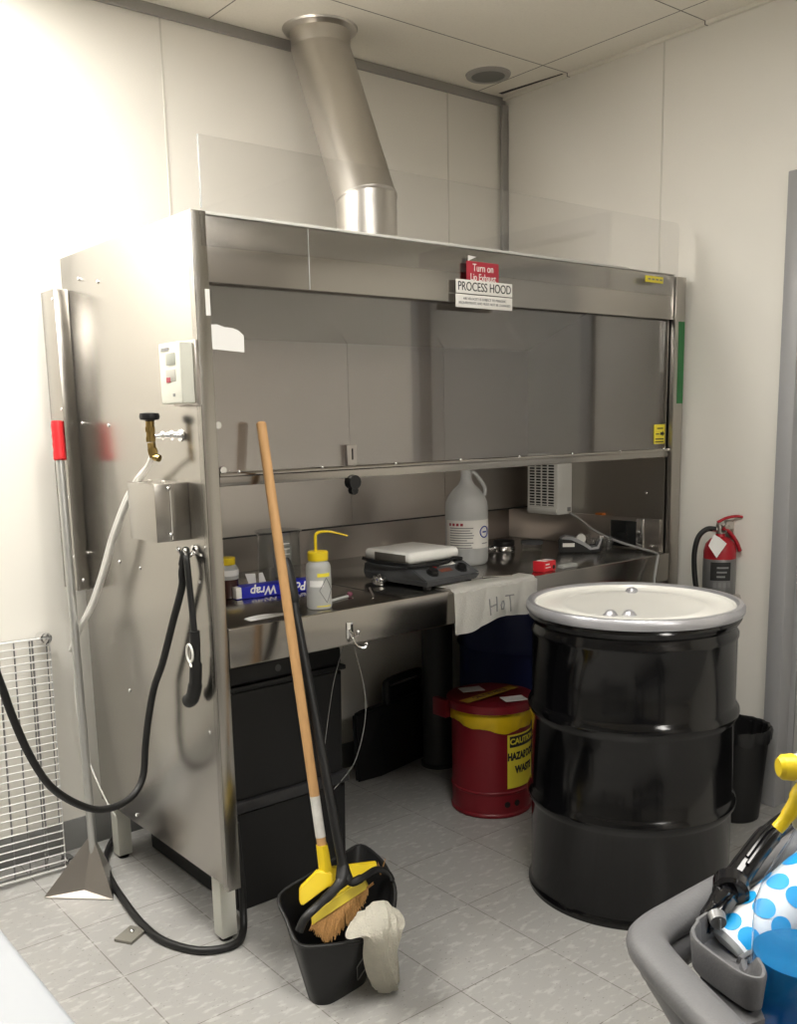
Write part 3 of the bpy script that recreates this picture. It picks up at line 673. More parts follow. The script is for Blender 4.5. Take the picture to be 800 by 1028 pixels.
# tins
t = thing('round_tin', 'low round metal tin with black lid at the back right of the worktop', 'tin', (1.52, .50, ZW))
bm = nb(); add_lathe(bm, [(0, 0), (.042, 0), (.044, .003), (.044, .020), (0, .020)], 30); obj('body', bm, CHROME, t)
bm = nb(); add_lathe(bm, [(0, .0202), (.040, .0202), (.041, .023), (.041, .038), (.036, .041), (0, .041)], 30); obj('lid', bm, BLACKP, t)
t = thing('glass_dish', 'low glass dish with a grey lid beside the black lidded tin', 'dish', (1.60, .43, ZW))
bm = nb(); add_lathe(bm, [(0, 0), (.038, 0), (.040, .003), (.040, .026), (.037, .026), (.036, .004), (0, .004)], 30); obj('dish', bm, LABG, t)
bm = nb(); add_lathe(bm, [(0, .0262), (.042, .0262), (.042, .036), (0, .037)], 30); obj('lid', bm, GREYD, t)
bm = nb(); add_cyl(bm, (-.02, 0, .012), (.02, 0, .012), .012, 14); tag(obj('metal_ring', bm, CHROME, loc=(1.465, .525, ZW)), 'small bright metal cylinder left of the black lidded tin', 'metal part')
# tape dispenser
t = thing('tape_dispenser', 'black and silver desk tape dispenser on the right of the worktop', 'tape dispenser', (1.69, .275, ZW), (0, 0, -.75))
prof = [(-.075, 0), (.075, 0), (.085, .012), (.088, .055), (.080, .057), (.066, .022), (.04, .018), (.02, .035), (-.02, .055), (-.055, .060), (-.075, .045)]
bm = nb(); add_prism(bm, [(x, -.028, z) for x, z in prof], (0, .056, 0)); bmesh.ops.bevel(bm, geom=bm.edges[:], offset=.003, segments=2, affect='EDGES'); obj('base', bm, BLACKP, t)
bm = nb(); add_prism(bm, [(x, -.0285, z) for x, z in [(-.07, .052), (-.05, .062), (-.02, .057), (.02, .037), (.045, .019), (.066, .022), (.080, .058), (.086, .058), (.072, .014), (.04, .010), (.015, .027), (-.03, .048)]], (0, .057, 0)); obj('silver_trim', bm, pmat('silver_plastic', (.34, .34, .35), .35, .4), t)
bm = nb(); add_tube(bm, [(.008, -.011, .050), (.008, .011, .050)], .0175, 26); obj('tape_roll', bm, pmat('tape_roll', (.62, .62, .58), .3), t)
bm = nb(); add_box(bm, (-.062, -.0295, .022), (-.018, -.0275, .036)); obj('white_label', bm, WHITEP2, t)
bm = nb(); add_box(bm, (.076, -.024, .052), (.090, .024, .062), .001); obj('cutter', bm, CHROME, t)
# red carton
t = thing('red_carton', 'small red and white carton near the worktop front edge', 'carton', (1.265, .060, ZW), (0, 0, .12))
bm = nb(); add_box(bm, (-.034, -.022, 0), (.034, .022, .034), .001); obj('carton', bm, REDBOX, t)
bm = nb(); add_box(bm, (-.022, -.017, .0339), (.0, .017, .0346)); add_box(bm, (.012, -.017, .0339), (.030, .017, .0346)); add_box(bm, (-.024, -.0225, .022), (-.002, -.0218, .026)); add_box(bm, (-.024, -.0225, .012), (.004, -.0218, .015)); obj('print', bm, WHITEINK, t)
bm = nb(); add_cyl(bm, (.022, -.0221, .012), (.022, -.0226, .012), .007, 16); obj('dark_dot', bm, INK, t)
t = thing('glass_slides', 'short stack of clear glass slides beside the red carton', 'slides', (1.375, .055, ZW), (0, 0, .05))
for k in range(3):
    bm = nb(); add_box(bm, (-.038, -.012, k * .0035), (.038, .012, k * .0035 + .003), .0003); o = obj('slide', bm, MILK2, t); o.rotation_euler = (0, 0, .02 * (k - 1))
bm = nb(); add_cyl(bm, (-.05, 0, .005), (.05, 0, .005), .0045, 10); tag(obj('metal_rod', bm, CHROME, loc=(1.045, .06, ZW), rot=(0, 0, -.45)), 'short shiny metal rod on the worktop behind the white towel', 'rod')
# vials by the dispenser
k = 0
for (x, y, hh) in ((1.765, .345, .05), (1.79, .31, .055), (1.755, .30, .05), (1.80, .265, .05), (1.775, .255, .045), (1.745, .25, .05), (1.81, .22, .05), (1.78, .205, .048), (1.75, .20, .05)):
    t = thing('glass_vial', 'little clear glass vial in the cluster right of the tape dispenser', 'vial', (x, y, ZW), group='clear vials beside the tape dispenser')
    bm = nb(); add_lathe(bm, [(0, .0), (.009, .0), (.010, .002), (.010, hh * .75), (.007, hh * .85), (.008, hh), (.0065, hh), (.0055, hh * .84), (.0088, hh * .72), (.0088, .003), (0, .003)], 14); obj('glass', bm, LABG, t)
# wall heater
t = thing('wall_heater', 'white louvred box heater mounted on the right inner wall of the hood', 'heater', (1.879, .47, 1.0))
bm = nb(); add_box(bm, (-.088, 0, 0), (0, .165, .242), .006, 3); hc = obj('casing', bm, WHITEP, t)
bm = nb(); add_box(bm, (-.0885, .020, .035), (-.086, .150, .228)); gr = obj('grille_opening', bm, BLACKM, t)
bm = nb()
for i in range(17): add_box(bm, (-.0905, .020, .039 + i * .0114), (-.086, .150, .0435 + i * .0114), .0005)
for y in (.052, .085, .118): add_box(bm, (-.0912, y - .003, .035), (-.086, y + .003, .228))
obj('louvres', bm, WHITEP, t)
bm = nb(); add_box(bm, (-.092, .004, .010), (-.086, .160, .026), .002); obj('bottom_lip', bm, WHITEP, t)
bm = nb(); add_box(bm, (-.03, -.0006, .012), (-.01, .0004, .028)); obj('rating_label', bm, INKG, t)
bm = nb(); p = [(1.86, .466, 1.004), (1.862, .42, .985), (1.858, .33, .940), (1.852, .22, .912), (1.845, .12, .897), (1.83, .05, .891), (1.80, .0, .888), (1.785, -.012, .872), (1.772, -.014, .83), (1.762, -.016, .78), (1.76, -.018, .60), (1.75, .03, .3), (1.74, .1, .012)]
add_tube(bm, smooth_path(p), .0048, 10); tag(obj('heater_cord', bm, pmat('grey_cord', (.33, .33, .32), .5)), 'grey power cord running from the white heater over the worktop edge', 'cord')
bm = nb(); add_box(bm, (1.857, .30, 1.006), (1.878, .335, 1.014), .001); tag(obj('orange_tab', bm, pmat('orange_plastic', (.5, .16, .03), .5)), 'tiny orange tab on the ledge right of the white heater', 'tab')

# ------------------------------------------------------------------ towel on the apron edge with handwritten HOT
def draped(name, width, top, front, nx=40, nz=40):
    pass
bm = nb()
x0, x1 = .790, 1.150; NX, NZ = 48, 40
def cl_front(u, v):
    """u across 0..1, v from back on worktop (0) over the edge to the hem (1)"""
    x = x0 + (x1 - x0) * u
    lenb = .060 + .02 * math.sin(u * 6); hang = .143 - .035 * u + .008 * math.sin(u * 9)
    s = v * (lenb + hang)
    fold = .006 * math.sin(u * 14 + v * 2) * min(1, v * 1.4) + .010 * math.exp(-((u - .48 - .22 * (v - .5)) / .06) ** 2) * max(0, v - .25) + .012 * math.exp(-((u - .84) / .05) ** 2) * max(0, v - .2)
    if s < lenb: return Vector((x, .012 + lenb - s, .8885 + abs(fold) * .25))
    a = s - lenb; r = .010
    if a < r * PI / 2:
        th = a / r; return Vector((x, .002 - math.sin(th) * r + .004, .8885 - r + r * math.cos(th)))
    return Vector((x - .02 * a * (u - .5), -.0125 - abs(fold) * .9, .8785 - (a - r * PI / 2)))
vg = [[bm.verts.new(cl_front(i / NX, j / NZ)) for i in range(NX + 1)] for j in range(NZ + 1)]
for j in range(NZ):
    for i in range(NX): bm.faces.new((vg[j][i], vg[j][i + 1], vg[j + 1][i + 1], vg[j + 1][i]))
bmesh.ops.solidify(bm, geom=bm.faces[:], thickness=-.0035)
towel = obj('towel', bm, CLOTH); tag(towel, 'white cloth towel marked HOT draped over the worktop front edge', 'towel')
bm = nb()
strokes = [[(.40, .56), (.41, .82)], [(.475, .54), (.485, .80)], [(.405, .69), (.48, .67)],
           [(.55, .64), (.53, .70), (.54, .78), (.57, .78), (.585, .70), (.575, .64), (.55, .64)],
           [(.60, .545), (.695, .515)], [(.645, .53), (.655, .84)]]
strokes = [[(a, b + .075) for a, b in st] for st in strokes]
for st in strokes:
    pth = []
    for a, b in zip(st[:-1], st[1:]):
        for k in range(10):
            f = k / 10; p = cl_front(a[0] + (b[0] - a[0]) * f, a[1] + (b[1] - a[1]) * f); p.y -= .0012; pth.append(p)
    p = cl_front(*st[-1]); p.y -= .0012; pth.append(p)
    add_tube(bm, pth, .0021, 6)
obj('lettering', bm, INKG, towel)

# ------------------------------------------------------------------ under the hood
t = thing('storage_tote', 'black lidded storage tote, upper of the two stacked under the hood', 'tote', (.135, .20, .335))
bm = nb(); hull(bm, [(0, .0, 0), (.385, .0, 0), (.385, .5, 0), (0, .5, 0), (-.004, -.004, .32), (.389, -.004, .32), (.389, .504, .32), (-.004, .504, .32)]); bmesh.ops.bevel(bm, geom=bm.edges[:], offset=.006, segments=2, affect='EDGES'); obj('body', bm, BLACKP, t)
bm = nb(); add_box(bm, (-.012, -.014, .3205), (.398, .514, .335), .004); add_box(bm, (-.004, -.006, .3355), (.388, .504, .392), .01); obj('lid', bm, BLACKP, t)
bm = nb(); add_cyl(bm, (.165, -.0075, .365), (.165, -.003, .365), .010, 14); obj('lock', bm, pmat('lock_grey', (.10, .10, .10), .4, .5), t)
t = thing('storage_tote', 'black storage tote on the floor, lower of the two stacked under the hood', 'tote', (.135, .20, 0))
bm = nb(); hull(bm, [(.004, .004, 0), (.389, .004, 0), (.389, .58, 0), (.004, .58, 0), (0, 0, .30), (.393, 0, .30), (.393, .59, .30), (0, .59, .30)]); bmesh.ops.bevel(bm, geom=bm.edges[:], offset=.006, segments=2, affect='EDGES'); obj('body', bm, BLACKP, t)
bm = nb(); add_box(bm, (-.006, -.010, .3005), (.400, .60, .334), .004); obj('rim', bm, pmat('tote_rim', (.028, .028, .03), .35, noise=.2, nscale=60), t)
t = thing('carrying_case', 'black carrying case with top handle under the hood near the back wall', 'case', (1.11, .80, 0), (0, 0, .20))
bm = nb(); hull(bm, [(-.115, -.0, 0), (.0, -.03, 0), (.34, -.03, 0), (.34, .02, 0), (-.115, .02, 0), (-.125, -.0, .28), (.0, -.035, .29), (.35, -.035, .29), (.35, .02, .29), (-.125, .02, .28)]); bmesh.ops.bevel(bm, geom=bm.edges[:], offset=.008, segments=2, affect='EDGES'); obj('body', bm, BLACKM, t)
bm = nb(); add_tube(bm, smooth_path([(.05, -.012, .285), (.05, -.012, .345), (.075, -.012, .37), (.25, -.012, .37), (.275, -.012, .345), (.275, -.012, .285)]), .016, 10); add_box(bm, (.04, -.02, .291), (.285, -.003, .345), .01); obj('handle', bm, BLACKP, t)
# oily waste can
t = thing('waste_can', 'red round waste can with yellow liner and caution sticker on the floor', 'waste can', (1.24, .29, 0))
R0 = .142
bm = nb(); add_lathe(bm, [(0, .0), (R0 - .002, .0), (R0 + .003, .004), (R0 + .003, .012), (R0, .016), (R0, .085), (R0 + .003, .088), (R0 + .003, .094), (R0, .097), (R0, .375), (R0 - .004, .375), (R0 - .004, .02), (0, .02)], 56); obj('body', bm, REDC, t)
for a in (.22, .50):
    bm = nb(); aa = ca + a; c = Vector((math.cos(aa), math.sin(aa), 0)); add_cyl(bm, c * (R0 - .002) + Vector((0, 0, .050)), c * (R0 + .002) + Vector((0, 0, .050)), .011, 14); obj('vent_hole', bm, BLACKM, t)
bm = nb()
segs = 72; prev = None; rows = []
for zf, dr in ((0, .004), (.35, .009), (.7, .007), (1, .003)):
    row = []
    for k in range(segs):
        a = 2 * PI * k / segs
        low = .326 + .012 * math.sin(a * 2 + 2.2) + .005 * math.sin(a * 7)
        z = .381 + (low - .381) * zf
        rr = R0 + dr + .002 * math.sin(a * 23 + zf * 3)
        row.append(bm.verts.new((rr * math.cos(a), rr * math.sin(a), z)))
    rows.append(row)
for ra, rb in zip(rows[:-1], rows[1:]):
    for k in range(segs): bm.faces.new((ra[k], ra[(k + 1) % segs], rb[(k + 1) % segs], rb[k]))
obj('bag_liner', bm, YELBAG, t, label='yellow bag folded over the rim')
bm = nb(); add_lathe(bm, [(0, .402), (.08, .404), (R0 + .006, .412), (R0 + .016, .411), (R0 + .018, .400), (R0 + .018, .384), (R0 + .012, .383), (R0 + .011, .400), (0, .392)], 56); ld = obj('lid', bm, REDC, t)
bm = nb(); add_box(bm, (-.165, .06, .345), (-.14, .13, .41), .004); obj('hinge', bm, REDC, t)
rr = Vector((.775, -.631, 0)); ff = Vector((.631, .775, 0))
def lidpt(a, b, z=.4125): return rr * a + ff * b + Vector((0, 0, z))
def lidbox(bm, a, b, ang, w, h, z, th=.0012):
    ux = rr * math.cos(ang) + ff * math.sin(ang); uy = -rr * math.sin(ang) + ff * math.cos(ang); c = lidpt(a, b, z)
    add_prism(bm, [c - ux * w - uy * h, c + ux * w - uy * h, c + ux * w + uy * h, c - ux * w + uy * h], (0, 0, th)); return ux, uy
bm = nb(); lidbox(bm, -.005, .0, .75, .135, .020, .4140); st = obj('lid_sticker', bm, pmat('orange_sticker', (.42, .26, .03), .6, noise=.1), t, label='orange strip sticker across the lid')
bm = nb()
ux = rr * math.cos(.75) + ff * math.sin(.75)
lettering('lettering', 'OILY WASTE', .030, pmat('brown_ink', (.10, .03, .02), .6), st, lidpt(-.005, .0, .4156), rot=(0, 0, math.atan2(ux.y, ux.x)), bold=.001); bm.free()
bm = nb(); lidbox(bm, .075, -.062, .3, .042, .030, .4135); obj('lid_sticker', bm, PAPER, t, label='white paper sticker on the lid front')
bm = nb(); lidbox(bm, -.065, .07, .3, .042, .030, .4125); obj('lid_sticker', bm, PAPER, t, label='white paper sticker on the lid back')
sa0, sa1 = ca + .22, ca + 1.32
bm = nb(); ring_patch(bm, R0 + .0004, .108, .303, sa0, sa1, 20); cs = obj('caution_sticker', bm, YELST, t, label='yellow caution sticker reading HAZARDOUS WASTE')
bm = nb(); ring_patch(bm, R0 + .0012, .257, .297, sa0 + .06, sa1 - .06, 20); obj('sticker_header', bm, INK, cs)
def curved_text(body, size, m, parent, amid, z, r, sx=1.0, bold=0.0):
    o = lettering('lettering', body, size, m, parent, (0, 0, 0), rot=(0, 0, 0), sx=sx, bold=bold, ext=.0003)
    for v in o.data.vertices:
        a = amid + v.co.x / r; zz = v.co.y; d = v.co.z
        v.co = ((r + d) * math.cos(a), (r + d) * math.sin(a), z + zz)
curved_text('CAUTION', .029, YELST, cs, (sa0 + sa1) / 2 - .02, .277, R0 + .0022, bold=.0009, sx=1.02)
curved_text('HAZARDOUS', .036, INK, cs, (sa0 + sa1) / 2, .222, R0 + .0014, bold=.0020, sx=.72)
curved_text('WASTE', .036, INK, cs, (sa0 + sa1) / 2, .172, R0 + .0014, bold=.0020, sx=.8)
# blue drum behind
t = thing('plastic_drum', 'dark blue plastic drum standing under the hood behind the red can', 'drum', (1.63, .49, 0))
bm = nb(); add_lathe(bm, [(0, 0), (.245, 0), (.255, .01), (.262, .22), (.272, .24), (.262, .26), (.262, .50), (.272, .52), (.262, .54), (.255, .72), (.235, .745), (0, .745)], 56); obj('body', bm, BLUED, t)
bm = nb(); add_lathe(bm, [(0, .7455), (.03, .7455), (.03, .757), (0, .757)], 20, (-.12, -.1)); obj('bung', bm, BLUED, t)
# thin wire hanging from front hook
bm = nb(); add_tube(bm, smooth_path([(.445, .02, .772), (.47, .05, .74), (.52, .09, .65), (.545, .11, .56), (.548, .13, .47), (.535, .16, .37), (.505, .19, .31), (.475, .20, .28)]), .0014, 6)
add_tube(bm, smooth_path([(.413, .03, .772), (.425, .10, .65), (.43, .15, .5), (.435, .18, .40)]), .0010, 6)
tag(obj('thin_wire', bm, WIREM), 'thin grey wire loop hanging from the front apron hook', 'wire')

# ------------------------------------------------------------------ drum
t = thing('steel_drum', 'large black steel drum with white lid standing on the tiled floor', 'drum', (1.128, -.407, 0))
RD = .288
pf = [(0, .02), (RD - .004, .018), (RD + .002, .0), (RD + .007, .0), (RD + .008, .012), (RD + .001, .022), (RD, .03)]
def hoop(z): return [(RD, z - .028), (RD + .004, z - .020), (RD + .011, z - .008), (RD + .0125, z), (RD + .011, z + .008), (RD + .004, z + .020), (RD, z + .028)]
pf += hoop(.292) + hoop(.560)
pf += [(RD, .770), (RD + .003, .776), (RD + .003, .786), (RD - .003, .796), (RD - .004, .806), (RD + .004, .815), (RD + .010, .826), (RD + .006, .838), (RD, .845)]
bm = nb(); add_lathe(bm, pf, 96); obj('body', bm, DRUMB, t)
bm = nb(); add_lathe(bm, [(RD + .002, .838), (RD + .014, .838), (RD + .0175, .845), (RD + .0175, .857), (RD + .012, .866), (RD + .0, .867), (RD - .008, .860)], 96); rg = obj('closing_ring', bm, RINGM, t)
pb = Vector((.775, -.631, 0)) * .307 + Vector((.02, .03, .85))
bm = nb(); add_cyl(bm, pb + Vector((-.02, -.012, 0)), pb + Vector((.03, .018, 0)), .009, 12); add_cyl(bm, pb + Vector((.006, .004, 0)), pb + Vector((.014, .008, 0)), .016, 6); add_tube(bm, [pb + Vector((.012 + .014 * math.cos(q), .0, .014 * math.sin(q))) for q in [2 * PI * k / 16 for k in range(16)]], .004, 8, closed=True); obj('ring_bolt', bm, STEEL_IN, t)
bm = nb(); add_lathe(bm, [(0, .850), (.19, .850), (.20, .853), (.21, .850), (RD - .020, .848), (RD - .012, .852), (RD - .008, .8605), (RD - .002, .8605)], 96); obj('lid', bm, DRUMW, t)
for (a, b, r) in ((.045, .205, .017), (-.095, -.135, .015), (-.045, -.14, .015)):
    c = rr * a + ff * b
    bm = nb(); add_lathe(bm, [(0, .850), (r + .006, .850), (r, .856), (r - .002, .861), (0, .861)], 20, (c.x, c.y)); add_lathe(bm, [(0, .861), (r * .6, .861), (r * .5, .864), (0, .864)], 8, (c.x, c.y)); obj('bung', bm, RINGM, t)
bm = nb(); add_box(bm, (.2, -.22, .70), (.2, -.22, .70)) if False else None
bm.free()
# wastebasket with liner
t = thing('wastebasket', 'black wastebasket with bag liner by the door frame behind the steel drum', 'wastebasket', (1.80, -.345, 0))
bm = nb(); add_lathe(bm, [(0, 0), (.080, 0), (.084, .004), (.108, .315), (.104, .315), (.080, .01), (0, .01)], 40); obj('bin', bm, BLACKP, t)
bm = nb(); rows = []
for (r, z) in ((.085, .14), (.098, .26), (.106, .325), (.113, .330), (.116, .318), (.113, .285)):
    rows.append([bm.verts.new(((r + .0022 * math.sin(17 * q) + .0015 * math.sin(29 * q)) * math.cos(q), (r + .0022 * math.sin(17 * q)) * math.sin(q), z + (.006 * math.sin(9 * q) if z == .285 else 0))) for q in [2 * PI * k / 80 for k in range(80)]])
for a, b in zip(rows[:-1], rows[1:]):
    for k in range(80): bm.faces.new((a[k], a[(k + 1) % 80], b[(k + 1) % 80], b[k]))
obj('bag_liner', bm, pmat('black_bag', (.012, .012, .013), .28, noise=.1, bump=.3, bscale=40), t)

# ------------------------------------------------------------------ fire extinguisher
t = thing('fire_extinguisher', 'red fire extinguisher with silver label hung on the right wall', 'fire extinguisher', (1.918, -.180, .711))
bm = nb(); add_lathe(bm, [(0, 0), (.050, 0), (.056, .006), (.056, .195), (.050, .220), (.034, .238), (.018, .246), (.016, .256), (0, .256)], 40); obj('cylinder', bm, RED, t)
bm = nb(); add_lathe(bm, [(.0564, .035), (.0568, .036), (.0568, .168), (.0564, .169)], 40); lb = obj('label_band', bm, pmat('silver_label', (.20, .20, .20), .35, .5), t)
bm = nb(); ring_patch(bm, .0570, .095, .160, ca - .95, ca + .30, 16)
obj('black_print', bm, INK, lb)
bm = nb()
for k in range(3): ring_patch(bm, .0576, .138 - k * .016, .144 - k * .016, ca - .55, ca + .15 - .1 * k, 10)
for k in range(4): ring_patch(bm, .0571, .070, .088, ca - .75 + k * .29, ca - .55 + k * .29, 5)
obj('print', bm, INKG, lb)
bm = nb(); add_cyl(bm, (0, 0, .25), (0, 0, .292), .016, 16); add_cyl(bm, (0, 0, .270), rr * -.03 + Vector((0, 0, .272)), .009, 12); add_box(bm, (-.012, -.030, .262), (.012, .012, .288), .003); add_cyl(bm, rr * .028 + Vector((0, 0, .285)), rr * .028 + ff * -.014 + Vector((0, 0, .285)), .014, 16); obj('valve', bm, STEEL_IN, t)
bm = nb(); add_tube(bm, smooth_path([rr * -.012 + Vector((0, 0, .296)), rr * .02 + Vector((0, 0, .311)), rr * .05 + Vector((0, 0, .316)), rr * .075 + Vector((0, 0, .313))]), .0075, 10, flat=.7); obj('handle', bm, RED, t)
bm = nb(); add_tube(bm, smooth_path([rr * .0 + ff * -.02 + Vector((0, 0, .278)), rr * .025 + ff * -.02 + Vector((0, 0, .262)), rr * .05 + ff * -.02 + Vector((0, 0, .228)), rr * .064 + ff * -.02 + Vector((0, 0, .195))]), .010, 10, flat=.7); obj('lever', bm, RED, t)
bm = nb(); add_tube(bm, smooth_path([rr * -.018 + Vector((0, 0, .272)), rr * -.05 + Vector((0, 0, .272)), rr * -.078 + Vector((0, 0, .245)), rr * -.09 + Vector((0, 0, .19)), rr * -.088 + Vector((0, 0, .12)), rr * -.078 + Vector((0, 0, .05)), rr * -.07 + Vector((0, 0, .02))]), .0095, 12); obj('hose', bm, BLACKR, t)
bm = nb(); c = rr * -.028 + ff * -.064
add_prism(bm, [c + rr * -.034 + Vector((0, 0, .222)), c + rr * -.004 + Vector((0, 0, .178)), c + rr * .030 + Vector((0, 0, .228)), c + rr * .004 + Vector((0, 0, .250)), c + rr * -.016 + Vector((0, 0, .262))], ff * .001); obj('inspection_tag', bm, PAPER, t, label='white inspection tag')
bm = nb(); add_box(bm, (.050, -.018, .05), (.0575, .018, .30), .002); obj('bracket', bm, STEEL_IN, t)

# ------------------------------------------------------------------ dustpan and broom
t = thing('lobby_dustpan', 'black lobby dustpan standing open end up with long black handle', 'dustpan', (.13, -.30, 0))
O = Vector((.13, -.30, 0))
rim = [(0.06, -0.159, 0.225), (0.031, -0.235, 0.2), (0.017, -0.302, 0.175), (0.051, -0.327, 0.165), (0.114, -0.353, 0.16), (0.157, -0.379, 0.165), (0.224, -0.387, 0.185), (0.295, -0.327, 0.215), (0.325, -0.262, 0.24), (0.338, -0.201, 0.255), (0.332, -0.135, 0.265), (0.27, -0.138, 0.26), (0.16, -0.151, 0.245)]
bot = [(.062, -.268), (.058, -.285), (.058, -.303), (.066, -.316), (.085, -.327), (.12, -.325), (.19, -.315), (.212, -.302), (.216, -.285), (.222, -.255), (.222, -.225), (.20, -.20), (.16, -.195), (.09, -.21)]
def closed_smooth(P_, k=4):
    P_ = [Vector(p) for p in P_]; n_ = len(P_); out = []
    for i in range(n_):
        p0, p1, p2, p3 = P_[i - 1], P_[i], P_[(i + 1) % n_], P_[(i + 2) % n_]
        for q in range(k):
            t_ = q / k
            out.append(0.5 * ((2 * p1) + (p2 - p0) * t_ + (2 * p0 - 5 * p1 + 4 * p2 - p3) * t_ * t_ + (3 * p1 - p0 - 3 * p2 + p3) * t_ ** 3))
    return out
rim = closed_smooth(rim); bot = closed_smooth([(b[0], b[1], 0) for b in bot])
bm = nb(); n = len(rim); rows = []
for f in (0, .02, .25, .5, .75, .96, 1):
    row = []
    for (b, r) in zip(bot, rim):
        p = Vector((b[0], b[1], 0)).lerp(Vector(r), f); row.append(bm.verts.new(p - O))
    rows.append(row)
for a, b in zip(rows[:-1], rows[1:]):
    for k in range(n): bm.faces.new((a[k], a[(k + 1) % n], b[(k + 1) % n], b[k]))
bm.faces.new(rows[0][::-1])
bmesh.ops.recalc_face_normals(bm, faces=bm.faces)
bmesh.ops.solidify(bm, geom=bm.faces[:], thickness=.004)
pan = obj('pan', bm, BLACKP, t)
def panpt(i, f, off=.0045):
    i0 = int(i) % n; fr = i - int(i)
    p = bot[i0].lerp(bot[(i0 + 1) % n], fr).lerp(rim[i0].lerp(rim[(i0 + 1) % n], fr), f)
    return p - O + Vector((.35, -.93, 0)) * off
bm = nb(); add_tube(bm, [panpt(21.6, .86), panpt(20.4, .52), panpt(21.8, .22), panpt(23.0, .52)], .0014, 6, closed=True); add_tube(bm, [panpt(21.2, .6), panpt(22.2, .6)], .0016, 6)
obj('moulded_mark', bm, pmat('moulded_grey', (.14, .14, .14), .5), t, label='grey diamond shaped mark')
bm = nb(); add_tube(bm, [Vector(r) - O for r in rim], .005, 10, closed=True); obj('rim', bm, BLACKP, t)
HT0 = Vector((.2075, -.0235, 1.0185)); HT1 = Vector((0.1742, -0.2734, 0.3123))
dd = (HT1 - HT0).normalized()
bm = nb(); add_tube(bm, [HT0 - O, HT1 - O], .0125, 16); obj('handle_pole', bm, BLACKP, t)
bm = nb(); q = [HT0 - dd * .03, HT0 - dd * .027, HT0 - dd * .02, HT0 + dd * .0, HT0 + dd * .06, HT0 + dd * .085, HT0 + dd * .09]
add_tube(bm, [v - O for v in q], [.004, .010, .013, .0165, .0170, .0155, .0128], 16); obj('grip', bm, BLACKR, t)
yl = [(0.1742, -0.2734, 0.3123), (0.1548, -0.2904, 0.2832), (0.1163, -0.302, 0.2671), (0.0637, -0.3145, 0.2546), (0.0329, -0.313, 0.2373), (0.0157, -0.3117, 0.2102)]
yr = [(0.1742, -0.2734, 0.3123), (0.1769, -0.2969, 0.2756), (0.2138, -0.3007, 0.2751), (0.2712, -0.2828, 0.2708), (0.3032, -0.2864, 0.2535), (0.3105, -0.2969, 0.2332)]
bm = nb(); add_tube(bm, [v - O for v in smooth_path(yl)], [.015] * 8 + [.013] * 12 + [.011] * 21, 12, flat=.7); add_tube(bm, [v - O for v in smooth_path(yr)], [.015] * 8 + [.011] * 8 + [.009] * 25, 12, flat=.7); obj('yoke', bm, BLACKP, t)

t = thing('broom', 'angle broom with pale wood handle and yellow head standing in the dustpan', 'broom', (.13, -.20, 0))
O2 = Vector((.13, -.20, 0))
BT = Vector((.156, -.012, 1.387)); BB = Vector((0.1639, -0.1997, 0.3422))
bdir = (BB - BT).normalized()
bm = nb(); add_tube(bm, [BT - bdir * .004 - O2, BT - O2, BB - bdir * .125 - O2], [.008, .0125, .0125], 18); obj('handle', bm, WOOD, t)
bm = nb(); add_tube(bm, [BB - bdir * .125 - O2, BB - bdir * .02 - O2], .0128, 18); obj('white_sleeve', bm, pmat('chipped_white', (.58, .57, .54), .5, noise=.25, nscale=50), t, label='worn white lower end of the handle')
bm = nb(); add_tube(bm, [BB - bdir * .021 - O2, BB - O2], .0121, 18); obj('ferrule', bm, WOOD, t)
fw_ = Vector((.7752, -.6313, 0)); cam_d = Vector((.619, .766, -.171))
bm = nb(); add_tube(bm, [BB - O2, BB + bdir * .075 - O2], [.0165, .019], 6); obj('socket', bm, YEL, t)
def flatpoly(bm, pts, th): add_prism(bm, [Vector(p) - O2 for p in pts], cam_d * th)
bm = nb(); flatpoly(bm, [(0.1358, -0.2153, 0.2876), (0.1664, -0.2358, 0.2772), (0.1577, -0.2468, 0.255), (0.0709, -0.242, 0.2253), (0.0668, -0.2359, 0.2374), (0.0732, -0.2282, 0.2661)], .022)
bmesh.ops.bevel(bm, geom=bm.edges[:], offset=.003, segments=2, affect='EDGES'); obj('head_shoulder', bm, YEL, t)
bm = nb(); flatpoly(bm, [(0.1551, -0.2179, 0.2875), (0.2554, -0.237, 0.2726), (0.2969, -0.2455, 0.2677), (0.294, -0.2609, 0.247), (0.2514, -0.2536, 0.2421), (0.1411, -0.2355, 0.2457)], .02)
bmesh.ops.bevel(bm, geom=bm.edges[:], offset=.002, segments=2, affect='EDGES'); obj('head_shoulder', bm, YEL, t)
bm = nb(); flatpoly(bm, [(0.0782, -0.2696, 0.2157), (0.2304, -0.2781, 0.2611), (0.2355, -0.2948, 0.2337), (0.0708, -0.2829, 0.1876)], .03)
bmesh.ops.bevel(bm, geom=bm.edges[:], offset=.004, segments=2, affect='EDGES'); obj('head_block', bm, pmat('yellow_block', (.60, .47, .03), .45, noise=.06), t)
random.seed(3)
bm = nb()
a0, a1 = Vector((0.0739, -0.2784, 0.1897)), Vector((0.2358, -0.2904, 0.2372))
b_pts = [Vector(p) for p in [(0.063, -0.2981, 0.1789), (0.0678, -0.3241, 0.1677), (0.0868, -0.3416, 0.1578), (0.1361, -0.3437, 0.1812), (0.1814, -0.3362, 0.2031), (0.2174, -0.3221, 0.2214)]]
b_pts = [p + Vector((.0, .008, .010)) for p in b_pts]
bs = smooth_path(b_pts, 20)
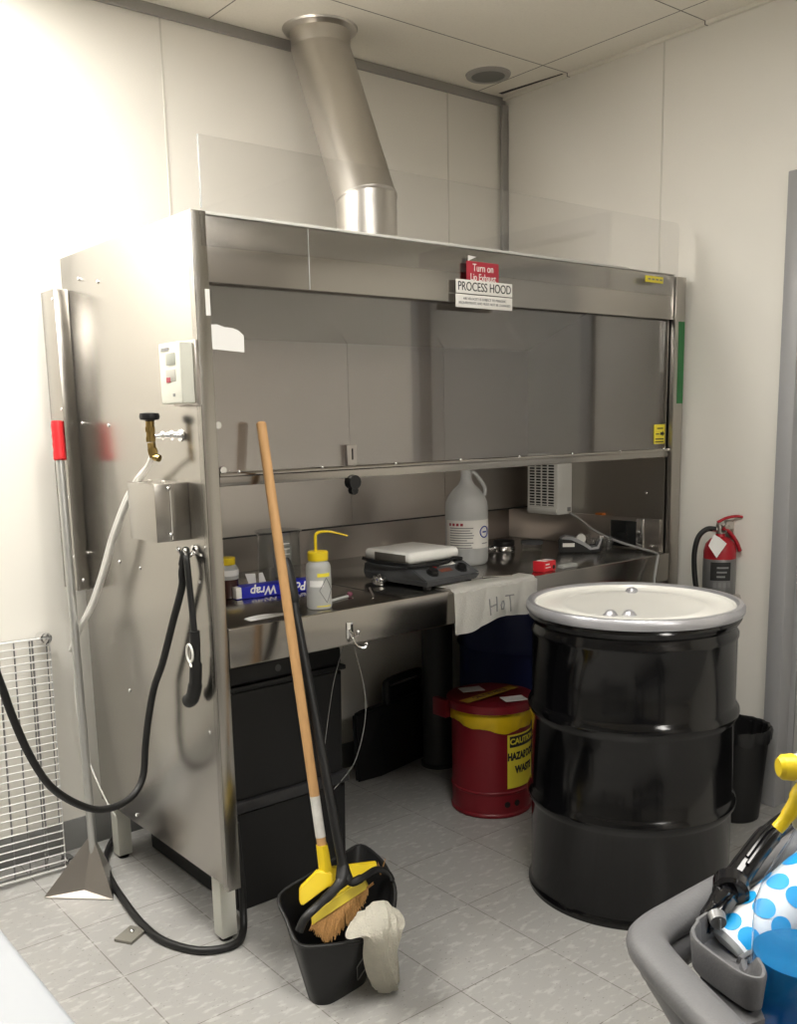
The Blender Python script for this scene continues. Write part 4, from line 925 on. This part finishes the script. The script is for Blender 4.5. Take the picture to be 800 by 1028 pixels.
for row in range(4):
    for k in range(70):
        f = (k + random.random()) / 70
        s0 = a0.lerp(a1, f) + cam_d * (.003 + .006 * row)
        e0 = bs[min(len(bs) - 1, int(f * (len(bs) - 1)))] + cam_d * (.001 + .006 * row) + Vector((random.uniform(-.004, .004), random.uniform(-.004, .004), random.uniform(-.006, .004)))
        m_ = s0.lerp(e0, .5) + cam_d * random.uniform(-.002, .002)
        add_tube(bm, [s0, m_, e0], [.0016, .0015, .0009], 4)
for (p, q) in (((0.286, -0.2796, 0.2512), (0.3123, -0.2679, 0.2818)), ((0.2318, -0.2904, 0.2372), (0.2498, -0.2964, 0.2492)), ((0.2338, -0.2884, 0.2332), (0.2528, -0.2944, 0.2432)), ((0.286, -0.2796, 0.2512), (0.2858, -0.2704, 0.2822))):
    add_tube(bm, [p, q], [.0022, .0008], 5)
for v in bm.verts: v.co -= O2
br_ = obj('bristles', bm, BRIST, t); br_['kind'] = 'stuff'

# rag draped on the pan rim
bm = nb()
def P3(*a): return Vector(a)
rows_ = [[(0.1398, -0.3479, 0.2049), (0.1722, -0.3451, 0.2179), (0.2036, -0.356, 0.2241), (0.2331, -0.3692, 0.2137), (0.2467, -0.3829, 0.2013)], [(0.0948, -0.3895, 0.2062), (0.1265, -0.3908, 0.2278), (0.1859, -0.376, 0.2462), (0.2333, -0.3775, 0.2353), (0.2487, -0.4111, 0.1992)], [(0.0881, -0.4104, 0.2052), (0.114, -0.4225, 0.2156), (0.1601, -0.4241, 0.2294), (0.2096, -0.4259, 0.2247), (0.2352, -0.4347, 0.1907)], [(0.1164, -0.4265, 0.2064), (0.1281, -0.4376, 0.1993), (0.1476, -0.4465, 0.2007), (0.1835, -0.4499, 0.1987), (0.2179, -0.4481, 0.1849)], [(0.1309, -0.4124, 0.1465), (0.1385, -0.4256, 0.1444), (0.156, -0.4409, 0.1393), (0.1832, -0.4442, 0.1351), (0.2084, -0.4433, 0.1428)], [(0.1569, -0.3908, 0.0745), (0.1646, -0.4041, 0.0723), (0.1813, -0.4176, 0.0719), (0.2014, -0.427, 0.0733), (0.2205, -0.4266, 0.0862)], [(0.1867, -0.3737, 0.025), (0.1899, -0.3849, 0.0157), (0.2066, -0.399, 0.0129), (0.2254, -0.4068, 0.0167), (0.241, -0.4035, 0.0299)]]
m_, k_ = len(rows_), len(rows_[0])
dense = []
for r in rows_: dense.append(smooth_path([Vector(p) for p in r], 6))
cols = len(dense[0]); grid = []
for c in range(cols):
    grid.append(smooth_path([dense[r][c] for r in range(m_)], 6))
nr = len(grid[0])
import mathutils
vv = [[bm.verts.new(grid[c][r] + Vector((.55, -.75, .1)) * (.005 * math.sin(c * .9 + r * .10) + .004 * math.sin(c * 1.9 - r * .22))) for c in range(cols)] for r in range(nr)]
for r in range(nr - 1):
    for c in range(cols - 1): bm.faces.new((vv[r][c], vv[r][c + 1], vv[r + 1][c + 1], vv[r + 1][c]))
bmesh.ops.solidify(bm, geom=bm.faces[:], thickness=.004)
tag(obj('cleaning_rag', bm, RAG), 'crumpled cream rag hanging over the right rim of the dustpan', 'rag')

# ------------------------------------------------------------------ foreground cart
t = thing('utility_cart', 'grey plastic utility cart with rounded handle rim in the right foreground', 'cart', (0, -1.7, 0))
CO = Vector((0, -1.7, 0))
mid = [(.60, -1.509, .835), (.057, -1.509, .835), (-.10, -1.509, .835), (-.22, -1.509, .835), (-.285, -1.511, .835), (-.312, -1.524, .835), (-.330, -1.552, .834), (-.352, -1.60, .832), (-.373, -1.648, .831), (-.395, -1.70, .830), (-.40, -1.78, .83), (-.36, -1.86, .83), (-.25, -1.90, .83), (.60, -1.90, .83)]
bm = nb(); sp_ = smooth_path([Vector(p) - CO for p in mid], 6)
add_tube(bm, sp_, .0225, 16, flat=.80); rimo = obj('handle_rim', bm, GREYP, t)
bm = nb(); low = [Vector((p[0] + (.012 if p[0] < -.3 else 0), p[1] + (-.008 if p[1] > -1.6 else .005), p[2] - .028)) - CO for p in mid]
add_tube(bm, smooth_path(low, 6), .020, 14, flat=1.15); obj('lower_rim', bm, GREYP, t)
# caddy tray
bm = nb()
o1 = smooth_path([Vector(p) for p in [(.25, -1.537, 0), (-.20, -1.540, 0), (-.262, -1.546, 0), (-.284, -1.556, 0), (-.297, -1.574, 0), (-.308, -1.610, 0), (-.313, -1.636, 0), (-.304, -1.650, 0), (-.286, -1.644, 0), (-.262, -1.618, 0), (-.235, -1.594, 0), (-.19, -1.590, 0), (.25, -1.590, 0)]], 5)
n = len(o1)
def ins(i, d):
    a, b, c = o1[max(i - 1, 0)], o1[i], o1[min(i + 1, n - 1)]; tg = (c - a).normalized(); return b + Vector((-tg.y, tg.x, 0)) * d
prof = [(.010, .812), (.003, .818), (0, .850), (.0015, .8535), (.0045, .8535), (.006, .850), (.008, .824), (.014, .818)]
lowf = [max(0, min(1, (i - 43) / 4)) for i in range(n)]
rows = [[bm.verts.new((ins(i, d).x, ins(i, d).y + 1.7, .8105 + (z - .8105) * (1 - .75 * lowf[i]))) for i in range(n)] for d, z in prof]
for a, b in zip(rows[:-1], rows[1:]):
    for k in range(n): bm.faces.new((a[k], a[(k + 1) % n], b[(k + 1) % n], b[k]))
bm.faces.new(rows[0][::-1]); bm.faces.new(rows[-1])
obj('caddy_tray', bm, GREYP, t)
bm = nb(); add_prism(bm, [(-.345, .060, .790), (-.300, .048, .790), (-.255, .090, .790), (-.20, .115, .790), (.25, .115, .790), (.25, .145, .790), (-.24, .145, .790), (-.285, .130, .790), (-.30, .11, .790)], (0, 0, .020)); obj('tray_bracket', bm, GREYP, t)
bm = nb(); add_box(bm, (-.375, -.185, .750), (.60, .068, .768), .006); obj('handle_deck', bm, GREYP, t)
# lower shelf body and legs (below the frame)
bm = nb(); add_box(bm, (-.20, -1.885 + 1.7, .18), (.60, -1.53 + 1.7, .24), .02); obj('lower_shelf', bm, GREYP, t)
for (x, y) in ((-.16, -1.86), (-.16, -1.555), (.56, -1.86), (.56, -1.555)):
    bm = nb(); add_tube(bm, [(x, y + 1.7, .10), (x, y + 1.7, .80)], .022, 12); obj('post', bm, GREYP, t)
    bm = nb(); add_tube(bm, [(x - .012, y + 1.7, .05), (x + .012, y + 1.7, .05)], .05, 20); add_box(bm, (x - .02, y + 1.7 - .012, .045), (x + .02, y + 1.7 + .012, .11)); obj('caster', bm, BLACKR, t)
# spray bottle (stands in the tray)
SB = (-.2235, -1.648, .769)
t = thing('spray_bottle', 'clear spray bottle of blue liquid with yellow and white trigger in the cart', 'spray bottle', SB)
bm = nb(); add_lathe(bm, [(0, 0), (.046, .0), (.050, .004), (.050, .105), (.049, .125), (.042, .150), (.030, .176), (.020, .196), (.0155, .208), (.0145, .222), (.0135, .222)], 48); obj('bottle', bm, CLEARP, t)
bm = nb(); add_lathe(bm, [(0, .003), (.045, .003), (.0485, .006), (.0485, .078), (0, .078)], 48); obj('liquid', bm, LIQ, t, label='bright blue liquid')
LW = (.775, -.631)
bm = nb(); add_tube(bm, smooth_path([Vector((.0, .0, .205)), Vector((.001, 0, .05))], 3), .003, 8); obj('dip_tube', bm, MILK2, t)
bm = nb(); add_lathe(bm, [(0, .214), (.0165, .214), (.0175, .217), (.0175, .240), (.014, .243), (0, .243)], 26); obj('collar', bm, WHITEP, t)
L_ = Vector((-.775, .631, 0)); Q_ = Vector((.631, .775, 0))
def sb(a, h, q=0): return L_ * a + Q_ * q + Vector((0, 0, h))
bm = nb(); pl = [sb(-.05, .246), (sb(-.05, .276)), sb(-.03, .289), sb(.018, .290), sb(.020, .262), sb(-.005, .256), sb(-.012, .243)]
add_prism(bm, [p - Q_ * .013 for p in pl], Q_ * .026); bmesh.ops.bevel(bm, geom=bm.edges[:], offset=.004, segments=3, affect='EDGES'); obj('sprayer_head', bm, WHITEP, t)
bm = nb(); add_tube(bm, [sb(.0185, .277), sb(.0200, .277), sb(.0205, .277), sb(.031, .277), sb(.035, .277)], [.0125, .0125, .0135, .0125, .009], 14); obj('nozzle', bm, YEL, t)
bm = nb(); tr = smooth_path([sb(.004, .260), sb(.012, .250), sb(.018, .236), sb(.026, .222), sb(.033, .213)], 5)
add_tube(bm, tr, [.010] * 8 + [.0085] * 6 + [.0075] * 7, 12, flat=.8); obj('trigger', bm, YEL, t)
bm = nb(); lab0 = math.atan2(-.631, -.775) + .80
ring_patch(bm, .0503, .066, .110, lab0 + .30, lab0 + 1.0, 12); obj('orange_label', bm, pmat('orange_label', (.62, .34, .24), .5), t)
# towel roll with blue dots
RA = Vector((-0.216, -1.5551, 0.7992)); RB = Vector((-0.1015, -1.5815, 0.8503)); RB = RA + (RB - RA) * 1.7; RR = .034
t = thing('dotted_wipes_pack', 'white pack with bright blue dots lying slanted in the cart tray', 'wipes pack', RA)
axr = (RB - RA); LN = axr.length; axr.normalize()
rot = axr.to_track_quat('Z', 'Y').to_matrix()
def rp(a, r, s): return rot @ Vector((r * math.cos(a), r * math.sin(a), s))
bm = nb(); rows = []
for (r, s) in ((.0, 0), (.034, 0), (.039, .005), (RR, .012), (RR, LN - .012), (.038, LN - .004), (.034, LN), (0, LN)):
    rows.append([bm.verts.new(rp(2 * PI * k / 36, max(r, .001), s)) for k in range(36)])
for a, b in zip(rows[:-1], rows[1:]):
    for k in range(36): bm.faces.new((a[k], a[(k + 1) % 36], b[(k + 1) % 36], b[k]))
obj('pack', bm, pmat('white_film', (.80, .82, .83), .4, noise=.03), t)
i = 0
bm = nb()
for si in range(6):
    for ai in range(8):
        a = 2 * PI * (ai + (.5 if si % 2 else 0)) / 8; s = .022 + si * .038
        if s > LN - .012: continue
        c = bm.verts.new(rp(a, RR + .0006, s)); ring = [bm.verts.new(rp(a + .0125 * math.cos(q) / RR, RR + .0006, s + .0125 * math.sin(q))) for q in [2 * PI * k / 18 for k in range(18)]]
        mids = None
        for k in range(18): bm.faces.new((c, ring[k], ring[(k + 1) % 18]))
o = obj('blue_dots', bm, DOTB, t); o['kind'] = 'stuff'
# black hand tool
t = thing('plastic_hand_tool', 'glossy black plastic hand tool with ridged grip lying in the cart', 'hand tool', (-.20, -1.536, .84))
TO = Vector((-.20, -1.536, .84)); GLOSS = pmat('gloss_black', (.006, .006, .007), .12, noise=.1)
bm = nb(); hull(bm, [Vector(p) - TO for p in [(-.244, -1.553, .829), (-.244, -1.547, .852), (-.232, -1.531, .829), (-.232, -1.531, .850), (-.180, -1.553, .853), (-.185, -1.549, .868), (-.178, -1.530, .853), (-.183, -1.530, .870), (-.210, -1.556, .868), (-.205, -1.536, .872)]])
bmesh.ops.bevel(bm, geom=bm.edges[:], offset=.004, segments=2, affect='EDGES'); obj('head', bm, GLOSS, t)
bm = nb(); add_tube(bm, [Vector((-.230, -1.552, .851)) - TO, Vector((-.238, -1.560, .849)) - TO], [.010, .0085], 14)
for k in range(5): add_tube(bm, [Vector((-.234, -1.561, .844 + k * .0025)) - TO, Vector((-.241, -1.563, .844 + k * .0025)) - TO], .0011, 6)
obj('knurled_knob', bm, pmat('grey_knob', (.20, .20, .20), .35, .3), t)
bm = nb(); c = Vector((-.180, -1.538, .860)) - TO; dn = Vector((-.75, -.45, -.10)).normalized()
add_tube(bm, [c - dn * .014, c - dn * .012, c + dn * .008, c + dn * .012], [.016, .020, .020, .016], 26); obj('body', bm, GLOSS, t)
gp = [(-.178, -1.535, .858), (-.1463, -1.5335, .874), (-.1129, -1.5330, .890), (-.0900, -1.5330, .898), (-.0543, -1.5335, .904), (-.030, -1.5335, .905)]
bm = nb(); add_tube(bm, smooth_path([Vector(p) - TO for p in gp], 6), [.015] * 8 + [.0145] * 10 + [.013] * 13, 16, flat=.8); obj('grip', bm, GLOSS, t)
for off in ((-.0075, -.0085, .0085), (.0, -.003, .013)):
    bm = nb(); add_tube(bm, smooth_path([Vector(p) + Vector(off) - TO for p in gp[1:5]], 6), .0028, 8); obj('ridge', bm, GLOSS, t)
for k in range(3):
    bm = nb(); c = Vector((-.034, -1.5335, .908)) + Vector((.631, .775, 0)) * (.010 * (k - 1)); add_tube(bm, [c - TO, c + Vector((.006, .0, .022)) - TO], [.006, .003], 8); obj('prong', bm, GLOSS, t)

# foreground table corner at lower left
t = thing('side_table', 'pale grey smooth table top cut off at the lower left corner', 'table', (-1.182, -1.2, 0))
bm = nb(); add_box(bm, (-.40, -.45, .70), (.41, .43, .735), .012, 4); obj('table_top', bm, TABLEM, t)
for (x, y) in ((-.36, -.41), (.36, -.41), (-.36, .38), (.36, .38)):
    bm = nb(); add_box(bm, (x - .02, y - .02, 0), (x + .02, y + .02, .70), .003); obj('leg', bm, BASEG, t)

# ------------------------------------------------------------------ camera, world, view
cam = bpy.data.cameras.new('camera'); co = bpy.data.objects.new('camera', cam); COL.objects.link(co)
r_ = Vector((.7752551726800304, -.6312963084956661, -.02108051499847603)); u_ = Vector((.12403261624344472, .11942290462784497, .985065520642183)); f_ = Vector((.6193507304756026, .7662918117336198, -.170884557316757))
co.matrix_world = Matrix(((r_.x, u_.x, -f_.x, -1.0989724), (r_.y, u_.y, -f_.y, -2.0905133), (r_.z, u_.z, -f_.z, 1.3893536), (0, 0, 0, 1)))
cam.sensor_fit = 'VERTICAL'; cam.sensor_height = 36; cam.lens = 963.937 / 1028 * 36
cam.shift_y = (588.369 - 514) / 1028; cam.clip_start = .02
S.camera = co
w = bpy.data.worlds.new('world'); S.world = w; w.use_nodes = True
w.node_tree.nodes['Background'].inputs[0].default_value = (1, .95, .88, 1); w.node_tree.nodes['Background'].inputs[1].default_value = .05
S.view_settings.view_transform = 'Standard'; S.view_settings.look = 'None'; S.view_settings.gamma = 1
S.view_settings.use_curve_mapping = False
S.view_settings.exposure = 1.55
